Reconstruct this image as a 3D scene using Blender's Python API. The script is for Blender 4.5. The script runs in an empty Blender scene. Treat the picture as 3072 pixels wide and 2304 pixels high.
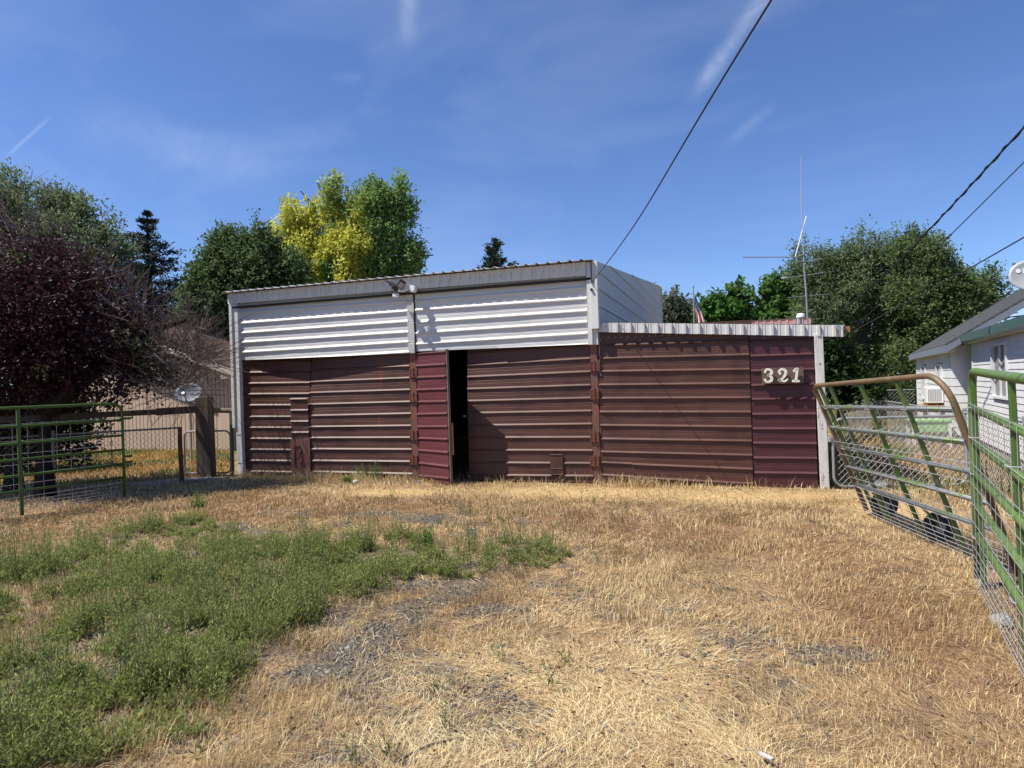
import bpy, math, random
import numpy as np
from mathutils import Vector, Matrix

random.seed(7)
rng = np.random.default_rng(11)
S = bpy.context.scene
COL = S.collection

# ------------------------------------------------------------------ camera
F, YAW, ROLL, EYE = 1950.0, 0.32, -0.0305, 1.8      # focal (photo px), yaw to the barn front, roll, eye height
CY, SY = math.cos(YAW), math.sin(YAW)
CR, SR = math.cos(ROLL), math.sin(ROLL)
cam_d = bpy.data.cameras.new("camera")
cam = bpy.data.objects.new("camera", cam_d)
COL.objects.link(cam)
def lvl(x, down, z):                      # level camera frame -> world direction
    return Vector((x * CY - z * SY, x * SY + z * CY, -down))
right, up, fwd = lvl(CR, -SR, 0), lvl(-SR, -CR, 0), lvl(0, 0, 1)
M = Matrix.Identity(4)
for i in range(3):
    M[i][0], M[i][1], M[i][2] = right[i], up[i], -fwd[i]
M[2][3] = EYE
cam.matrix_world = M
cam_d.sensor_width = 36.0
cam_d.lens = 36.0 * F / 3072.0
cam_d.clip_start, cam_d.clip_end = 0.05, 3000
S.camera = cam

# ------------------------------------------------------------------ sky, sun, exposure
SUN = Vector((-0.954, -0.56, 1.78)).normalized()
S.view_settings.view_transform = 'Standard'
S.view_settings.look = 'None'
S.view_settings.exposure = 0.62
S.view_settings.gamma = 1.0
W = bpy.data.worlds.new("World")
S.world = W
W.use_nodes = True
wn, wl = W.node_tree.nodes, W.node_tree.links
wn.clear()
w_out = wn.new('ShaderNodeOutputWorld')
w_bg = wn.new('ShaderNodeBackground')
w_sky = wn.new('ShaderNodeTexSky')
w_sky.sky_type = 'NISHITA'
w_sky.sun_disc = False
w_sky.sun_elevation = math.asin(SUN.z)
w_sky.sun_rotation = math.atan2(SUN.x, SUN.y)
w_sky.altitude = 800
w_sky.air_density = 1.0
w_sky.dust_density = 0.3
w_sky.ozone_density = 2.5
w_bg.inputs['Strength'].default_value = 0.080
sun_d = bpy.data.lights.new("sun", 'SUN')
sun_d.energy = 5.0
sun_d.angle = math.radians(0.5)
sun_d.color = (1.0, 0.95, 0.86)
sun = bpy.data.objects.new("sun", sun_d)
COL.objects.link(sun)
sun.rotation_euler = SUN.to_track_quat('Z', 'Y').to_euler()
sun.location = (-20, -12, 40)

# ------------------------------------------------------------------ photo px -> place (used to measure real positions)
def ray(u, v):
    a, b = (u - 1536.0) / F, (v - 1152.0) / F
    return lvl(CR * a + SR * b, -SR * a + CR * b, 1.0)
def at(u, v, z):                          # point at camera depth z
    r = ray(u, v)
    return Vector((r.x * z, r.y * z, EYE + r.z * z))
def onY(u, v, Y):                         # point on the vertical plane Y
    r = ray(u, v)
    k = Y / r.y
    return Vector((r.x * k, Y, EYE + r.z * k))
def gnd(u, v, h=0.0):
    r = ray(u, v)
    k = (h - EYE) / r.z
    return Vector((r.x * k, r.y * k, h))
def cw(x, z, h=0.0):                      # level camera x, depth z, height above ground
    return Vector((x * CY - z * SY, x * SY + z * CY, h))

# world clouds: thin cirrus veil and two streaks, fixed directions in the sky
def wmath(op, a, b=None, clamp=False):
    n = wn.new('ShaderNodeMath'); n.operation = op; n.use_clamp = clamp
    for i, x in enumerate((a, b)):
        if x is None: continue
        if isinstance(x, (int, float)): n.inputs[i].default_value = x
        else: wl.new(x, n.inputs[i])
    return n.outputs[0]
w_tc = wn.new('ShaderNodeTexCoord')
def wdot(vec):
    n = wn.new('ShaderNodeVectorMath'); n.operation = 'DOT_PRODUCT'
    wl.new(w_tc.outputs['Generated'], n.inputs[0]); n.inputs[1].default_value = vec
    return n.outputs['Value']
def streak(pa, pb, width, amt):
    a, b = ray(*pa).normalized(), ray(*pb).normalized()
    n = a.cross(b).normalized(); mid = (a + b).normalized(); t = (b - a); L = t.length; t.normalize()
    d = wmath('DIVIDE', wdot(n), width)
    g = wmath('POWER', 2.718, wmath('MULTIPLY', wmath('MULTIPLY', d, d), -1.0))
    e = wmath('DIVIDE', wmath('SUBTRACT', wdot(t), t.dot(mid)), L * 0.55)
    g2 = wmath('POWER', 2.718, wmath('MULTIPLY', wmath('POWER', wmath('ABSOLUTE', e), 4.0), -1.0))
    return wmath('MULTIPLY', wmath('MULTIPLY', g, g2), amt)
w_map = wn.new('ShaderNodeMapping')
w_map.inputs['Scale'].default_value = (1.6, 5.0, 7.0)
w_map.inputs['Rotation'].default_value = (0.3, 0.5, 0.9)
wl.new(w_tc.outputs['Generated'], w_map.inputs['Vector'])
w_no = wn.new('ShaderNodeTexNoise')
w_no.inputs['Scale'].default_value = 1.2
w_no.inputs['Detail'].default_value = 7
w_no.inputs['Roughness'].default_value = 0.55
w_no.inputs['Distortion'].default_value = 0.4
wl.new(w_map.outputs[0], w_no.inputs['Vector'])
w_n2 = wn.new('ShaderNodeTexNoise')
w_n2.inputs['Scale'].default_value = 9
w_n2.inputs['Detail'].default_value = 9
w_n2.inputs['Roughness'].default_value = .68
w_n2.inputs['Distortion'].default_value = .8
wl.new(w_tc.outputs['Generated'], w_n2.inputs['Vector'])
veil = wmath('MULTIPLY', wmath('SUBTRACT', w_no.outputs['Fac'], 0.46, True), 0.30)
stk = wmath('ADD', streak((2330, -60), (2110, 250), 0.010, 0.32), streak((30, 460), (138, 362), 0.0018, 0.16))
stk = wmath('ADD', stk, streak((2180, 430), (2310, 325), 0.007, 0.08))
stk = wmath('ADD', stk, streak((1225, -30), (1222, 120), 0.012, 0.12))
stk = wmath('ADD', stk, streak((1000, 236), (1080, 232), 0.006, 0.06))
stk = wmath('ADD', stk, streak((250, 370), (800, 520), 0.03, 0.09))
stk = wmath('MULTIPLY', stk, wmath('ADD', wmath('MULTIPLY', wmath('SUBTRACT', w_n2.outputs['Fac'], .3, True), 3.2), 0.0))
cfac = wmath('ADD', veil, stk, True)
w_tint = wn.new('ShaderNodeMix'); w_tint.data_type = 'RGBA'; w_tint.blend_type = 'MULTIPLY'
w_tint.inputs['Factor'].default_value = 1.0
wl.new(w_sky.outputs[0], w_tint.inputs['A'])
w_tint.inputs['B'].default_value = (0.80, 0.95, 1.27, 1)
w_mix = wn.new('ShaderNodeMix'); w_mix.data_type = 'RGBA'
wl.new(cfac, w_mix.inputs['Factor'])
wl.new(w_tint.outputs['Result'], w_mix.inputs['A'])
w_mix.inputs['B'].default_value = (9.0, 9.6, 10.6, 1)
wl.new(w_mix.outputs['Result'], w_bg.inputs['Color'])
wl.new(w_bg.outputs[0], w_out.inputs['Surface'])

# ------------------------------------------------------------------ helpers: materials
def new_mat(name):
    m = bpy.data.materials.new(name)
    m.use_nodes = True
    n = m.node_tree.nodes
    return m, n, m.node_tree.links, n['Principled BSDF']
def rgba(c): return (c[0], c[1], c[2], 1.0)
def mat(name, c, rough=0.6, metal=0.0, c4=None, c2=None, scale=6.0, detail=5.0, lo=0.4, hi=0.65, stretch=(1, 1, 1), bump=0.0,
        bscale=40.0, spec=0.5, c3=None, scale3=2.0, lo3=0.55, hi3=0.7, stretch3=(1, 1, 1)):
    m, n, l, p = new_mat(name)
    p.inputs['Base Color'].default_value = rgba(c)
    p.inputs['Roughness'].default_value = rough
    p.inputs['Metallic'].default_value = metal
    p.inputs['Specular IOR Level'].default_value = spec
    tc = n.new('ShaderNodeTexCoord')
    def noise(sc, st, det):
        mp = n.new('ShaderNodeMapping'); mp.inputs['Scale'].default_value = st
        l.new(tc.outputs['Object'], mp.inputs['Vector'])
        t = n.new('ShaderNodeTexNoise'); t.inputs['Scale'].default_value = sc; t.inputs['Detail'].default_value = det
        t.inputs['Roughness'].default_value = 0.6
        l.new(mp.outputs[0], t.inputs['Vector'])
        return t.outputs['Fac']
    def ramp(f, a, b):
        r = n.new('ShaderNodeMapRange'); r.inputs['From Min'].default_value = a; r.inputs['From Max'].default_value = b
        l.new(f, r.inputs['Value']); return r.outputs[0]
    last = None
    if c2 is not None:
        mx = n.new('ShaderNodeMix'); mx.data_type = 'RGBA'
        mx.inputs['A'].default_value = rgba(c); mx.inputs['B'].default_value = rgba(c2)
        l.new(ramp(noise(scale, stretch, detail), lo, hi), mx.inputs['Factor'])
        last = mx.outputs['Result']
    if c3 is not None:
        mx = n.new('ShaderNodeMix'); mx.data_type = 'RGBA'
        if last is None: mx.inputs['A'].default_value = rgba(c)
        else: l.new(last, mx.inputs['A'])
        mx.inputs['B'].default_value = rgba(c3)
        l.new(ramp(noise(scale3, stretch3, 6), lo3, hi3), mx.inputs['Factor'])
        last = mx.outputs['Result']
    if c4 is not None:                    # rust blooms with short runs
        mx = n.new('ShaderNodeMix'); mx.data_type = 'RGBA'
        l.new(last, mx.inputs['A']); mx.inputs['B'].default_value = rgba(c4)
        ml = n.new('ShaderNodeMath'); ml.operation = 'MULTIPLY'
        l.new(ramp(noise(5.0, (1, 1, .35), 8), .60, .70), ml.inputs[0]); l.new(ramp(noise(1.1, (1, 1, .5), 3), .5, .62), ml.inputs[1])
        l.new(ml.outputs[0], mx.inputs['Factor']); last = mx.outputs['Result']
    if last is not None: l.new(last, p.inputs['Base Color'])
    if bump:
        b = n.new('ShaderNodeBump'); b.inputs['Strength'].default_value = bump; b.inputs['Distance'].default_value = 0.02
        l.new(noise(bscale, stretch, 4), b.inputs['Height'])
        l.new(b.outputs[0], p.inputs['Normal'])
    return m
def leaf_mat(name, trans=0.35, rough=0.5, spec=0.35):
    m, n, l, p = new_mat(name)
    a = n.new('ShaderNodeAttribute'); a.attribute_name = 'tint'
    l.new(a.outputs['Color'], p.inputs['Base Color'])
    p.inputs['Roughness'].default_value = rough
    p.inputs['Specular IOR Level'].default_value = spec
    t = n.new('ShaderNodeBsdfTranslucent')
    l.new(a.outputs['Color'], t.inputs['Color'])
    mx = n.new('ShaderNodeMixShader'); mx.inputs[0].default_value = trans
    l.new(p.outputs[0], mx.inputs[1]); l.new(t.outputs[0], mx.inputs[2])
    l.new(mx.outputs[0], n['Material Output'].inputs['Surface'])
    return m

# ------------------------------------------------------------------ helpers: meshes
class MB:
    def __init__(s): s.v, s.f, s.m = [], [], []
    def add(s, vs, fs, mi=0):
        b = len(s.v)
        s.v.extend([tuple(x) for x in vs]); s.f.extend([tuple(i + b for i in f) for f in fs]); s.m.extend([mi] * len(fs))
    def hexa(s, p, mi=0):                 # 8 points: bottom ring 0-3, top ring 4-7
        s.add(p, [(3, 2, 1, 0), (4, 5, 6, 7), (0, 1, 5, 4), (1, 2, 6, 5), (2, 3, 7, 6), (3, 0, 4, 7)], mi)
    def box(s, x0, x1, y0, y1, z0, z1, mi=0):
        s.hexa([(x0, y0, z0), (x1, y0, z0), (x1, y1, z0), (x0, y1, z0), (x0, y0, z1), (x1, y0, z1), (x1, y1, z1), (x0, y1, z1)], mi)
    def beam(s, a, b, w, h, upv=(0, 0, 1), mi=0):
        a, b = Vector(a), Vector(b); d = (b - a).normalized(); u = Vector(upv)
        sd = d.cross(u).normalized() * (w / 2); u2 = sd.cross(d).normalized() * (h / 2)
        s.hexa([a - sd - u2, a + sd - u2, a + sd + u2, a - sd + u2, b - sd - u2, b + sd - u2, b + sd + u2, b - sd + u2], mi)
    def tube(s, pts, r, n=8, mi=0, cap=True):
        pts = [Vector(p) for p in pts]; k = len(pts)
        rs = r if isinstance(r, (list, tuple)) else [r] * k
        ref = None; rings = []
        for i, p in enumerate(pts):
            d = (pts[min(i + 1, k - 1)] - pts[max(i - 1, 0)])
            if d.length < 1e-9: d = Vector((0, 0, 1))
            d.normalize()
            if ref is None: ref = d.orthogonal().normalized()
            ref = (ref - d * ref.dot(d))
            ref = ref.normalized() if ref.length > 1e-6 else d.orthogonal().normalized()
            q = d.cross(ref)
            rings.append([p + (ref * math.cos(2 * math.pi * j / n) + q * math.sin(2 * math.pi * j / n)) * rs[i] for j in range(n)])
        vs = [x for R in rings for x in R]; fs = []
        for i in range(k - 1):
            for j in range(n):
                a, b = i * n + j, i * n + (j + 1) % n
                fs.append((a, b, b + n, a + n))
        if cap: fs.append(tuple(range(n - 1, -1, -1))); fs.append(tuple(range((k - 1) * n, k * n)))
        s.add(vs, fs, mi)
    def disc(s, c, ax, r, th, n=24, mi=0, prof=None):   # solid wheel / lathe about ax; prof = [(radius, offset)...]
        c, ax = Vector(c), Vector(ax).normalized(); a = ax.orthogonal().normalized(); b = ax.cross(a)
        prof = prof or [(0, -th / 2), (r * .93, -th / 2), (r, -th * .3), (r, th * .3), (r * .93, th / 2), (0, th / 2)]
        vs, fs = [], []
        for rr, o in prof:
            for j in range(n):
                t = 2 * math.pi * j / n
                vs.append(c + ax * o + (a * math.cos(t) + b * math.sin(t)) * max(rr, 1e-4))
        for i in range(len(prof) - 1):
            for j in range(n):
                q = (j + 1) % n
                fs.append((i * n + j, i * n + q, (i + 1) * n + q, (i + 1) * n + j))
        s.add(vs, fs, mi)
    def build(s, name, mats, parent=None, smooth=False, bevel=0.0):
        me = bpy.data.meshes.new(name)
        o = bpy.data.objects.new(name, me)
        off = Vector((0, 0, 0))
        if parent is not None:
            p = parent
            while p is not None: off += p.location; p = p.parent
        me.from_pydata([(x[0] - off.x, x[1] - off.y, x[2] - off.z) for x in s.v], [], s.f)
        for mm in (mats if isinstance(mats, (list, tuple)) else [mats]): me.materials.append(mm)
        if any(s.m): me.polygons.foreach_set('material_index', s.m)
        if smooth: me.polygons.foreach_set('use_smooth', [True] * len(s.f))
        me.update()
        COL.objects.link(o)
        if parent is not None: o.parent = parent
        if bevel:
            b = o.modifiers.new('bevel', 'BEVEL'); b.width = bevel; b.segments = 2; b.limit_method = 'ANGLE'
        return o
def np_mesh(name, V, faces4=None, faces3=None, tint=None, mats=None, parent=None, smooth=False):
    me = bpy.data.meshes.new(name)
    off = Vector((0, 0, 0)); p = parent
    while p is not None: off += p.location; p = p.parent
    V = np.asarray(V, dtype=np.float32) - np.array(off, dtype=np.float32)
    me.vertices.add(len(V)); me.vertices.foreach_set('co', V.ravel())
    loops, starts, n = [], [], 0
    for fa, k in ((faces4, 4), (faces3, 3)):
        if fa is None or len(fa) == 0: continue
        fa = np.asarray(fa, dtype=np.int32)
        loops.append(fa.ravel()); starts.append(n + np.arange(len(fa), dtype=np.int32) * k); n += fa.size
    lo = np.concatenate(loops); st = np.concatenate(starts)
    me.loops.add(len(lo)); me.loops.foreach_set('vertex_index', lo)
    me.polygons.add(len(st)); me.polygons.foreach_set('loop_start', st)
    me.update(calc_edges=True)
    if tint is not None:
        a = me.attributes.new('tint', 'FLOAT_COLOR', 'POINT')
        t = np.ones((len(V), 4), dtype=np.float32); t[:, :3] = np.clip(tint, 0, 1)
        a.data.foreach_set('color', t.ravel())
    for mm in (mats if isinstance(mats, (list, tuple)) else [mats]): me.materials.append(mm)
    if smooth: me.polygons.foreach_set('use_smooth', np.ones(len(st), dtype=bool))
    o = bpy.data.objects.new(name, me); COL.objects.link(o)
    if parent is not None: o.parent = parent
    return o
def tag(o, label=None, cat=None, group=None, kind=None):
    if label: o['label'] = label
    if cat: o['category'] = cat
    if group: o['group'] = group
    if kind: o['kind'] = kind
    return o
def thing(name, label, cat, loc=(0, 0, 0), group=None):
    o = bpy.data.objects.new(name, None); o.empty_display_size = 0.2; o.location = loc
    COL.objects.link(o)
    return tag(o, label, cat, group)
def lerp(a, b, t): return a + (b - a) * t

# numpy value noise
_P = rng.random((64, 64, 64)).astype(np.float32)
def vnoise(p):
    p = np.asarray(p, dtype=np.float64)
    if p.shape[1] == 2: p = np.column_stack([p, np.zeros(len(p))])
    i = np.floor(p).astype(int); f = p - i; f = f * f * (3 - 2 * f)
    r = np.zeros(len(p))
    for dx in (0, 1):
        for dy in (0, 1):
            for dz in (0, 1):
                w = (f[:, 0] if dx else 1 - f[:, 0]) * (f[:, 1] if dy else 1 - f[:, 1]) * (f[:, 2] if dz else 1 - f[:, 2])
                r += w * _P[(i[:, 0] + dx) % 64, (i[:, 1] + dy) % 64, (i[:, 2] + dz) % 64]
    return r
def fbm(p, o=4):
    r = 0; a = 1; t = 0
    p = np.asarray(p, dtype=np.float64)
    for k in range(o):
        r = r + a * vnoise(p * (2 ** k) + 17.3 * k); t += a; a *= .5
    return r / t

# ------------------------------------------------------------------ materials
BROWN = (0.074, 0.029, 0.021)
M_brown = mat('faded_brown_metal', BROWN, .50, 0, c2=(.10, .043, .031), scale=2.2, stretch=(.5, .5, 9), lo=.35, hi=.7,
              c3=(.045, .019, .015), scale3=1.6, lo3=.5, hi3=.75, spec=.38, c4=(.15, .042, .016))
M_maroon = mat('maroon_metal', (.09, .022, .027), .48, 0, c2=(.115, .032, .038), scale=2.0, stretch=(.6, .6, 8), lo=.35, hi=.7,
               spec=.45, c3=(.08, .022, .024), scale3=1.8, lo3=.55, hi3=.75)
M_darkred = mat('dark_maroon_metal', (.055, .012, .0165), .45, 0, spec=.45, c2=(.072, .022, .027), scale=2.0, stretch=(.6, .6, 8), lo=.35, hi=.7)
M_white = mat('white_metal', (.58, .57, .55), .5, 0, c2=(.53, .52, .5), scale=3, stretch=(.5, .5, 5), lo=.4, hi=.7,
              c3=(.45, .41, .35), scale3=5, lo3=.66, hi3=.85)
M_fascia = mat('stained_white_metal', (.63, .61, .575), .5, 0, c2=(.54, .51, .45), scale=5, stretch=(3, 3, .4), lo=.4, hi=.7)
M_trim = mat('white_trim_paint', (.6, .59, .57), .5, 0, c2=(.48, .46, .43), scale=9, lo=.55, hi=.75)
M_peel = mat('peeling_white_paint', (.58, .57, .54), .7, 0, c2=(.48, .46, .42), scale=12, stretch=(1, 1, .2), lo=.4, hi=.6,
             c3=(.13, .11, .09), scale3=11, lo3=.63, hi3=.66, bump=.25)
M_rust = mat('rusty_steel', (.16, .045, .024), .8, 0, c2=(.075, .03, .022), scale=22, lo=.4, hi=.6, c3=(.24, .075, .03), scale3=9, lo3=.55, hi3=.7, bump=.5, bscale=60)
M_strip = mat('brown_strip_rust_edges', (.13, .062, .046), .6, 0, c2=(.2, .055, .028), scale=4, lo=.48, hi=.6, stretch=(3, 3, 1), bump=.15)
M_screw = mat('screw_metal', (.3, .24, .22), .4, .5)
M_screww = mat('grey_screw', (.3, .3, .3), .45, .4)
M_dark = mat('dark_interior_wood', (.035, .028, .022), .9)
M_wood = mat('weathered_wood', (.2, .16, .115), .85, 0, c2=(.11, .085, .06), scale=8, stretch=(1, 1, .12), lo=.35, hi=.65, bump=.4, bscale=30)
M_darkwood = mat('dark_rail_wood', (.085, .065, .052), .85, 0, c2=(.05, .038, .03), scale=8, stretch=(.15, 1, 1), bump=.3)
M_tie = mat('tie_wood', (.135, .1, .068), .9, 0, c2=(.06, .045, .032), scale=9, stretch=(1, 1, .1), lo=.35, hi=.62, bump=.5, bscale=24)
M_plank = mat('orange_plank', (.33, .17, .07), .75, 0, c2=(.24, .12, .05), scale=6, stretch=(1, 1, .1))
M_green_shade = mat('shaded_green_gate_paint', (.052, .10, .022), .5, 0, spec=.3, c2=(.07, .125, .03), scale=3, c3=(.16, .11, .06), scale3=14, lo3=.66, hi3=.74)  # darker gate green: shade of left gate and near uprights put into the colour
M_green2 = mat('worn_green_paint', (.085, .165, .03), .5, 0, spec=.3, c2=(.11, .15, .05), scale=5, c3=(.15, .15, .14), scale3=9, lo3=.60, hi3=.66)
M_worn = mat('green_worn_to_grey', (.15, .16, .165), .5, .1, c2=(.11, .17, .045), scale=3.2, lo=.52, hi=.6)
M_rusttop = mat('rust_brown_tube', (.17, .105, .05), .55, 0, c2=(.10, .075, .035), scale=7, lo=.4, hi=.7, c3=(.12, .16, .06), scale3=2.5, lo3=.62, hi3=.72)
M_wire = mat('galvanised_wire', (.4, .4, .41), .5, .3)
M_wired = mat('dark_galvanised_wire', (.24, .23, .23), .6, .3)
M_galv = mat('galvanised_pipe', (.36, .37, .38), .45, .4, c2=(.28, .28, .28), scale=8)
M_rubber = mat('black_rubber', (.02, .02, .021), .75, 0, bump=.1)
M_blackp = mat('black_plastic', (.02, .02, .022), .4)
M_cable = mat('black_cable', (.012, .012, .013), .6)
M_greyp = mat('grey_steel_paint', (.34, .34, .35), .45)
M_digit = mat('cream_crackled_paint', (.75, .73, .64), .6, 0, c2=(.62, .59, .5), scale=30, lo=.45, hi=.6, c3=(.2, .17, .12), scale3=42, lo3=.66, hi3=.69, bump=.3)
M_sign = mat('sign_board_wood', (.14, .085, .06), .6, 0, c2=(.10, .058, .042), scale=7, stretch=(.3, 1, 5))
M_siding = mat('white_house_siding', (.66, .66, .66), .6, 0, c2=(.58, .59, .6), scale=3)
M_shingle = mat('grey_shingles', (.055, .057, .06), .95, 0, spec=.05, c2=(.10, .103, .106), scale=10, stretch=(1, 1, 3), lo=.35, hi=.65, bump=.6, bscale=22)
M_teal = mat('teal_gutter_paint', (.065, .135, .13), .45)
M_bluegrey = mat('blue_grey_trim_gable_shade', (.16, .18, .22), .6)  # trim colour; on the rear gable it stands in for shade
M_glass = mat('window_glass', (.03, .035, .04), .08, 0, spec=.8)
M_soffit = mat('cream_soffit', (.55, .5, .38), .7)
M_tan = mat('tan_siding', (.54, .40, .30), .75, 0, c2=(.47, .345, .255), scale=3, stretch=(4, 4, .4))
M_brownroof = mat('brown_shingles', (.07, .048, .04), .95, 0, spec=.1, c2=(.105, .073, .062), scale=12, stretch=(1, 1, 4), bump=.6, bscale=20)
M_fasciawood = mat('cream_fascia', (.52, .45, .35), .7, 0, c2=(.36, .3, .23), scale=14)
M_pinkroof = mat('faded_red_metal_roof', (.27, .15, .125), .6, 0, c2=(.23, .12, .1), scale=4)
M_concrete = mat('concrete', (.28, .27, .25), .9, 0, c2=(.2, .19, .18), scale=6, bump=.2)
M_bark = mat('grey_bark', (.12, .095, .075), .95, 0, c2=(.06, .047, .038), scale=14, stretch=(1, 1, .25), bump=.7, bscale=22)
M_barkd = mat('dark_bark', (.03, .024, .022), .95, 0, spec=.1, c2=(.018, .014, .013), scale=14, stretch=(1, 1, .25), bump=.7, bscale=22)
M_twig = mat('grey_twigs', (.22, .17, .15), .9, 0, c2=(.13, .095, .085), scale=3)
M_leaf = leaf_mat('leaf_surface', trans=.45, rough=.6, spec=.18)
M_leafp = leaf_mat('plum_leaf_surface', trans=.3, rough=.55, spec=.25)
M_needle = leaf_mat('needle_surface', trans=.1, rough=.6)
M_straw = leaf_mat('dry_straw_surface', trans=.3, rough=.65, spec=.25)
M_dishb = mat('dish_blue_grey', (.17, .19, .23), .6)
M_dish = mat('dish_grey', (.33, .33, .33), .5)
M_whitep = mat('white_plastic', (.75, .75, .74), .45)
M_flagr = mat('flag_red', (.5, .035, .05), .8)
M_flagw = mat('flag_white', (.75, .72, .7), .8)
M_flagb = mat('flag_blue', (.04, .05, .16), .8)
M_stone = mat('pale_stone', (.5, .48, .44), .9, 0, c2=(.36, .34, .3), scale=20, bump=.5)
M_gravel = leaf_mat('gravel_surface', trans=0.0, rough=.9, spec=.2)

# ------------------------------------------------------------------ ground
FY = 11.26                                # barn front plane
def pip(poly, x, y):
    r = np.zeros(len(x), bool); n = len(poly); j = n - 1
    for i in range(n):
        xi, yi = poly[i]; xj, yj = poly[j]
        c = ((yi > y) != (yj > y)) & (x < (xj - xi) * (y - yi) / (yj - yi + 1e-12) + xi)
        r ^= c; j = i
    return r
def gpoly(px): return [tuple(gnd(u, v)[:2]) for u, v in px]
WEED = gpoly([(-350, 1760), (20, 1690), (180, 1650), (330, 1600), (560, 1570), (700, 1570), (850, 1600), (960, 1650), (1130, 1660), (1230, 1640),
              (1400, 1640), (1640, 1625), (1665, 1690), (1560, 1720), (1380, 1740), (1250, 1770), (1120, 1800), (1060, 1850), (1010, 1940), (900, 1980),
              (770, 1990), (740, 2090), (640, 2180), (520, 2250), (330, 2330), (-900, 2500)])
def ell(u, v, du, dv):
    c = gnd(u, v); a = gnd(u + du, v); b = gnd(u, v - dv)
    return (c.x, c.y, (a - c).length, (b - c).length, math.atan2((a - c).y, (a - c).x))
GRAV = [ell(1130, 1910, 130, 60), ell(1040, 1960, 110, 45), ell(940, 2020, 130, 45), ell(1250, 1760, 70, 25), ell(820, 1750, 50, 20), ell(1300, 1560, 120, 18), ell(1120, 1545, 120, 10),
        ell(480, 1830, 90, 30), ell(400, 2030, 70, 25), ell(60, 2080, 90, 60), ell(1030, 2280, 140, 26), ell(620, 1700, 50, 16), ell(700, 1960, 60, 22), ell(520, 2160, 70, 34)]
THIN = [ell(500, 1900, 520, 220), ell(1250, 1720, 620, 230), ell(2050, 1870, 420, 90), ell(1550, 2080, 160, 90), ell(900, 1560, 500, 40), ell(1400, 1850, 130, 30), ell(1690, 1850, 130, 36), ell(1640, 1760, 70, 40), ell(1850, 1840, 120, 22), ell(1760, 1590, 80, 16), ell(1700, 1640, 60, 22), ell(2260, 1800, 80, 36), ell(2080, 1830, 140, 20),
        ell(1560, 2080, 60, 40), ell(2180, 1930, 90, 40), ell(2500, 1960, 200, 40), ell(2400, 2060, 120, 36), ell(420, 1660, 60, 14), ell(860, 1660, 70, 20)]
def emask(lst, x, y):
    r = np.zeros(len(x))
    for cx, cy, a, b, t in lst:
        dx, dy = x - cx, y - cy
        p = (dx * math.cos(t) + dy * math.sin(t)) / a; q = (-dx * math.sin(t) + dy * math.cos(t)) / b
        r = np.maximum(r, np.exp(-(p * p + q * q) * 1.1))
    return r
BARE = [ell(1750, 1478, 560, 24), ell(2250, 1490, 420, 26), ell(1200, 1478, 260, 14), ell(2700, 1530, 200, 40)]
BROWNZ = [ell(2050, 1600, 330, 50), ell(1700, 1560, 300, 40), ell(1100, 1530, 380, 30), ell(2650, 1850, 300, 160), ell(2450, 1650, 260, 70), ell(500, 1540, 500, 40)]
PALE = [ell(1700, 2120, 420, 220), ell(1500, 2000, 220, 80), ell(1980, 2000, 200, 120), ell(1350, 2220, 300, 100), ell(2150, 2230, 150, 120)]
def ground_h(x, y):
    x, y = np.asarray(x, float), np.asarray(y, float)
    h = (fbm(np.column_stack([x * .7, y * .7]), 3) - .5) * .09 + (fbm(np.column_stack([x * 4, y * 4]), 2) - .5) * .02
    fade = np.clip((FY - .5 - y) / 1.5, 0, 1) * np.clip((14 - np.hypot(x, y)) / 3, 0, 1)
    return h * fade
def weedness(x, y):                       # ragged-edged weed patch
    x2 = x + (fbm(np.column_stack([x * 1.3, y * 1.3]), 4) - .5) * 1.5; y2 = y + (fbm(np.column_stack([x * 1.3 + 31, y * 1.3]), 4) - .5) * 1.5
    n = .55 * fbm(np.column_stack([x * 1.8 + 3, y * 1.8]), 3) + .45 * fbm(np.column_stack([x * 5.5 + 3, y * 5.5]), 3)
    return pip(WEED, x2, y2) * np.clip((n - .42) * 7, 0, .95)
def zone_tint(x, y):                      # the ground's own colours: straw thatch, dirt, grey gravel, bare chaff
    n1 = fbm(np.column_stack([x * 2.2, y * 2.2]), 4); n2 = fbm(np.column_stack([x * 9 + 5, y * 9]), 3)
    c = np.outer(np.ones(len(x)), (.34, .235, .13))
    def mixc(w, col):
        nonlocal c
        w = np.clip(w, 0, 1)[:, None]; c = c * (1 - w) + np.array(col) * w
    mixc((n1 - .42) * 3.0, (.22, .14, .085))
    mixc((.52 - n2) * 3.5, (.135, .10, .072))
    mixc((n2 - .5) * 2.5, (.44, .30, .15))
    mixc(emask(BROWNZ, x, y) * .7, (.22, .115, .06))
    mixc(emask(PALE, x, y) * .7, (.5, .36, .18))
    mixc(emask(BARE, x, y) * 1.2 - .1, (.52, .36, .17))
    mixc(pip(WEED, x, y) * (.35 + .5 * (n1 > .5)), (.15, .125, .10))
    g = np.maximum(emask(GRAV, x, y), emask(THIN, x, y) * np.clip((fbm(np.column_stack([x * 3.3, y * 3.3 + 21]), 4) - .50) * 8, 0, 1)) + (n1 - .5) * .7
    mixc((g - .42) * 2.4, (.125, .108, .09))
    far = np.clip((np.hypot(x, y) - 16) / 6, 0, 1)
    mixc(far * (n1 > .47), (.12, .16, .05)); mixc(far * (n1 <= .47), (.42, .27, .09))
    return c
gx = np.concatenate([-np.geomspace(9, 600, 26)[::-1], np.linspace(-8.8, 8.8, 300), np.geomspace(9, 600, 26)])
gy = np.concatenate([-np.geomspace(2, 600, 20)[::-1], np.linspace(-1.8, 14, 270), np.geomspace(14.2, 900, 40)])
GX, GY = np.meshgrid(gx, gy); px, py = GX.ravel(), GY.ravel()
GV = np.column_stack([px, py, ground_h(px, py)])
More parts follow.
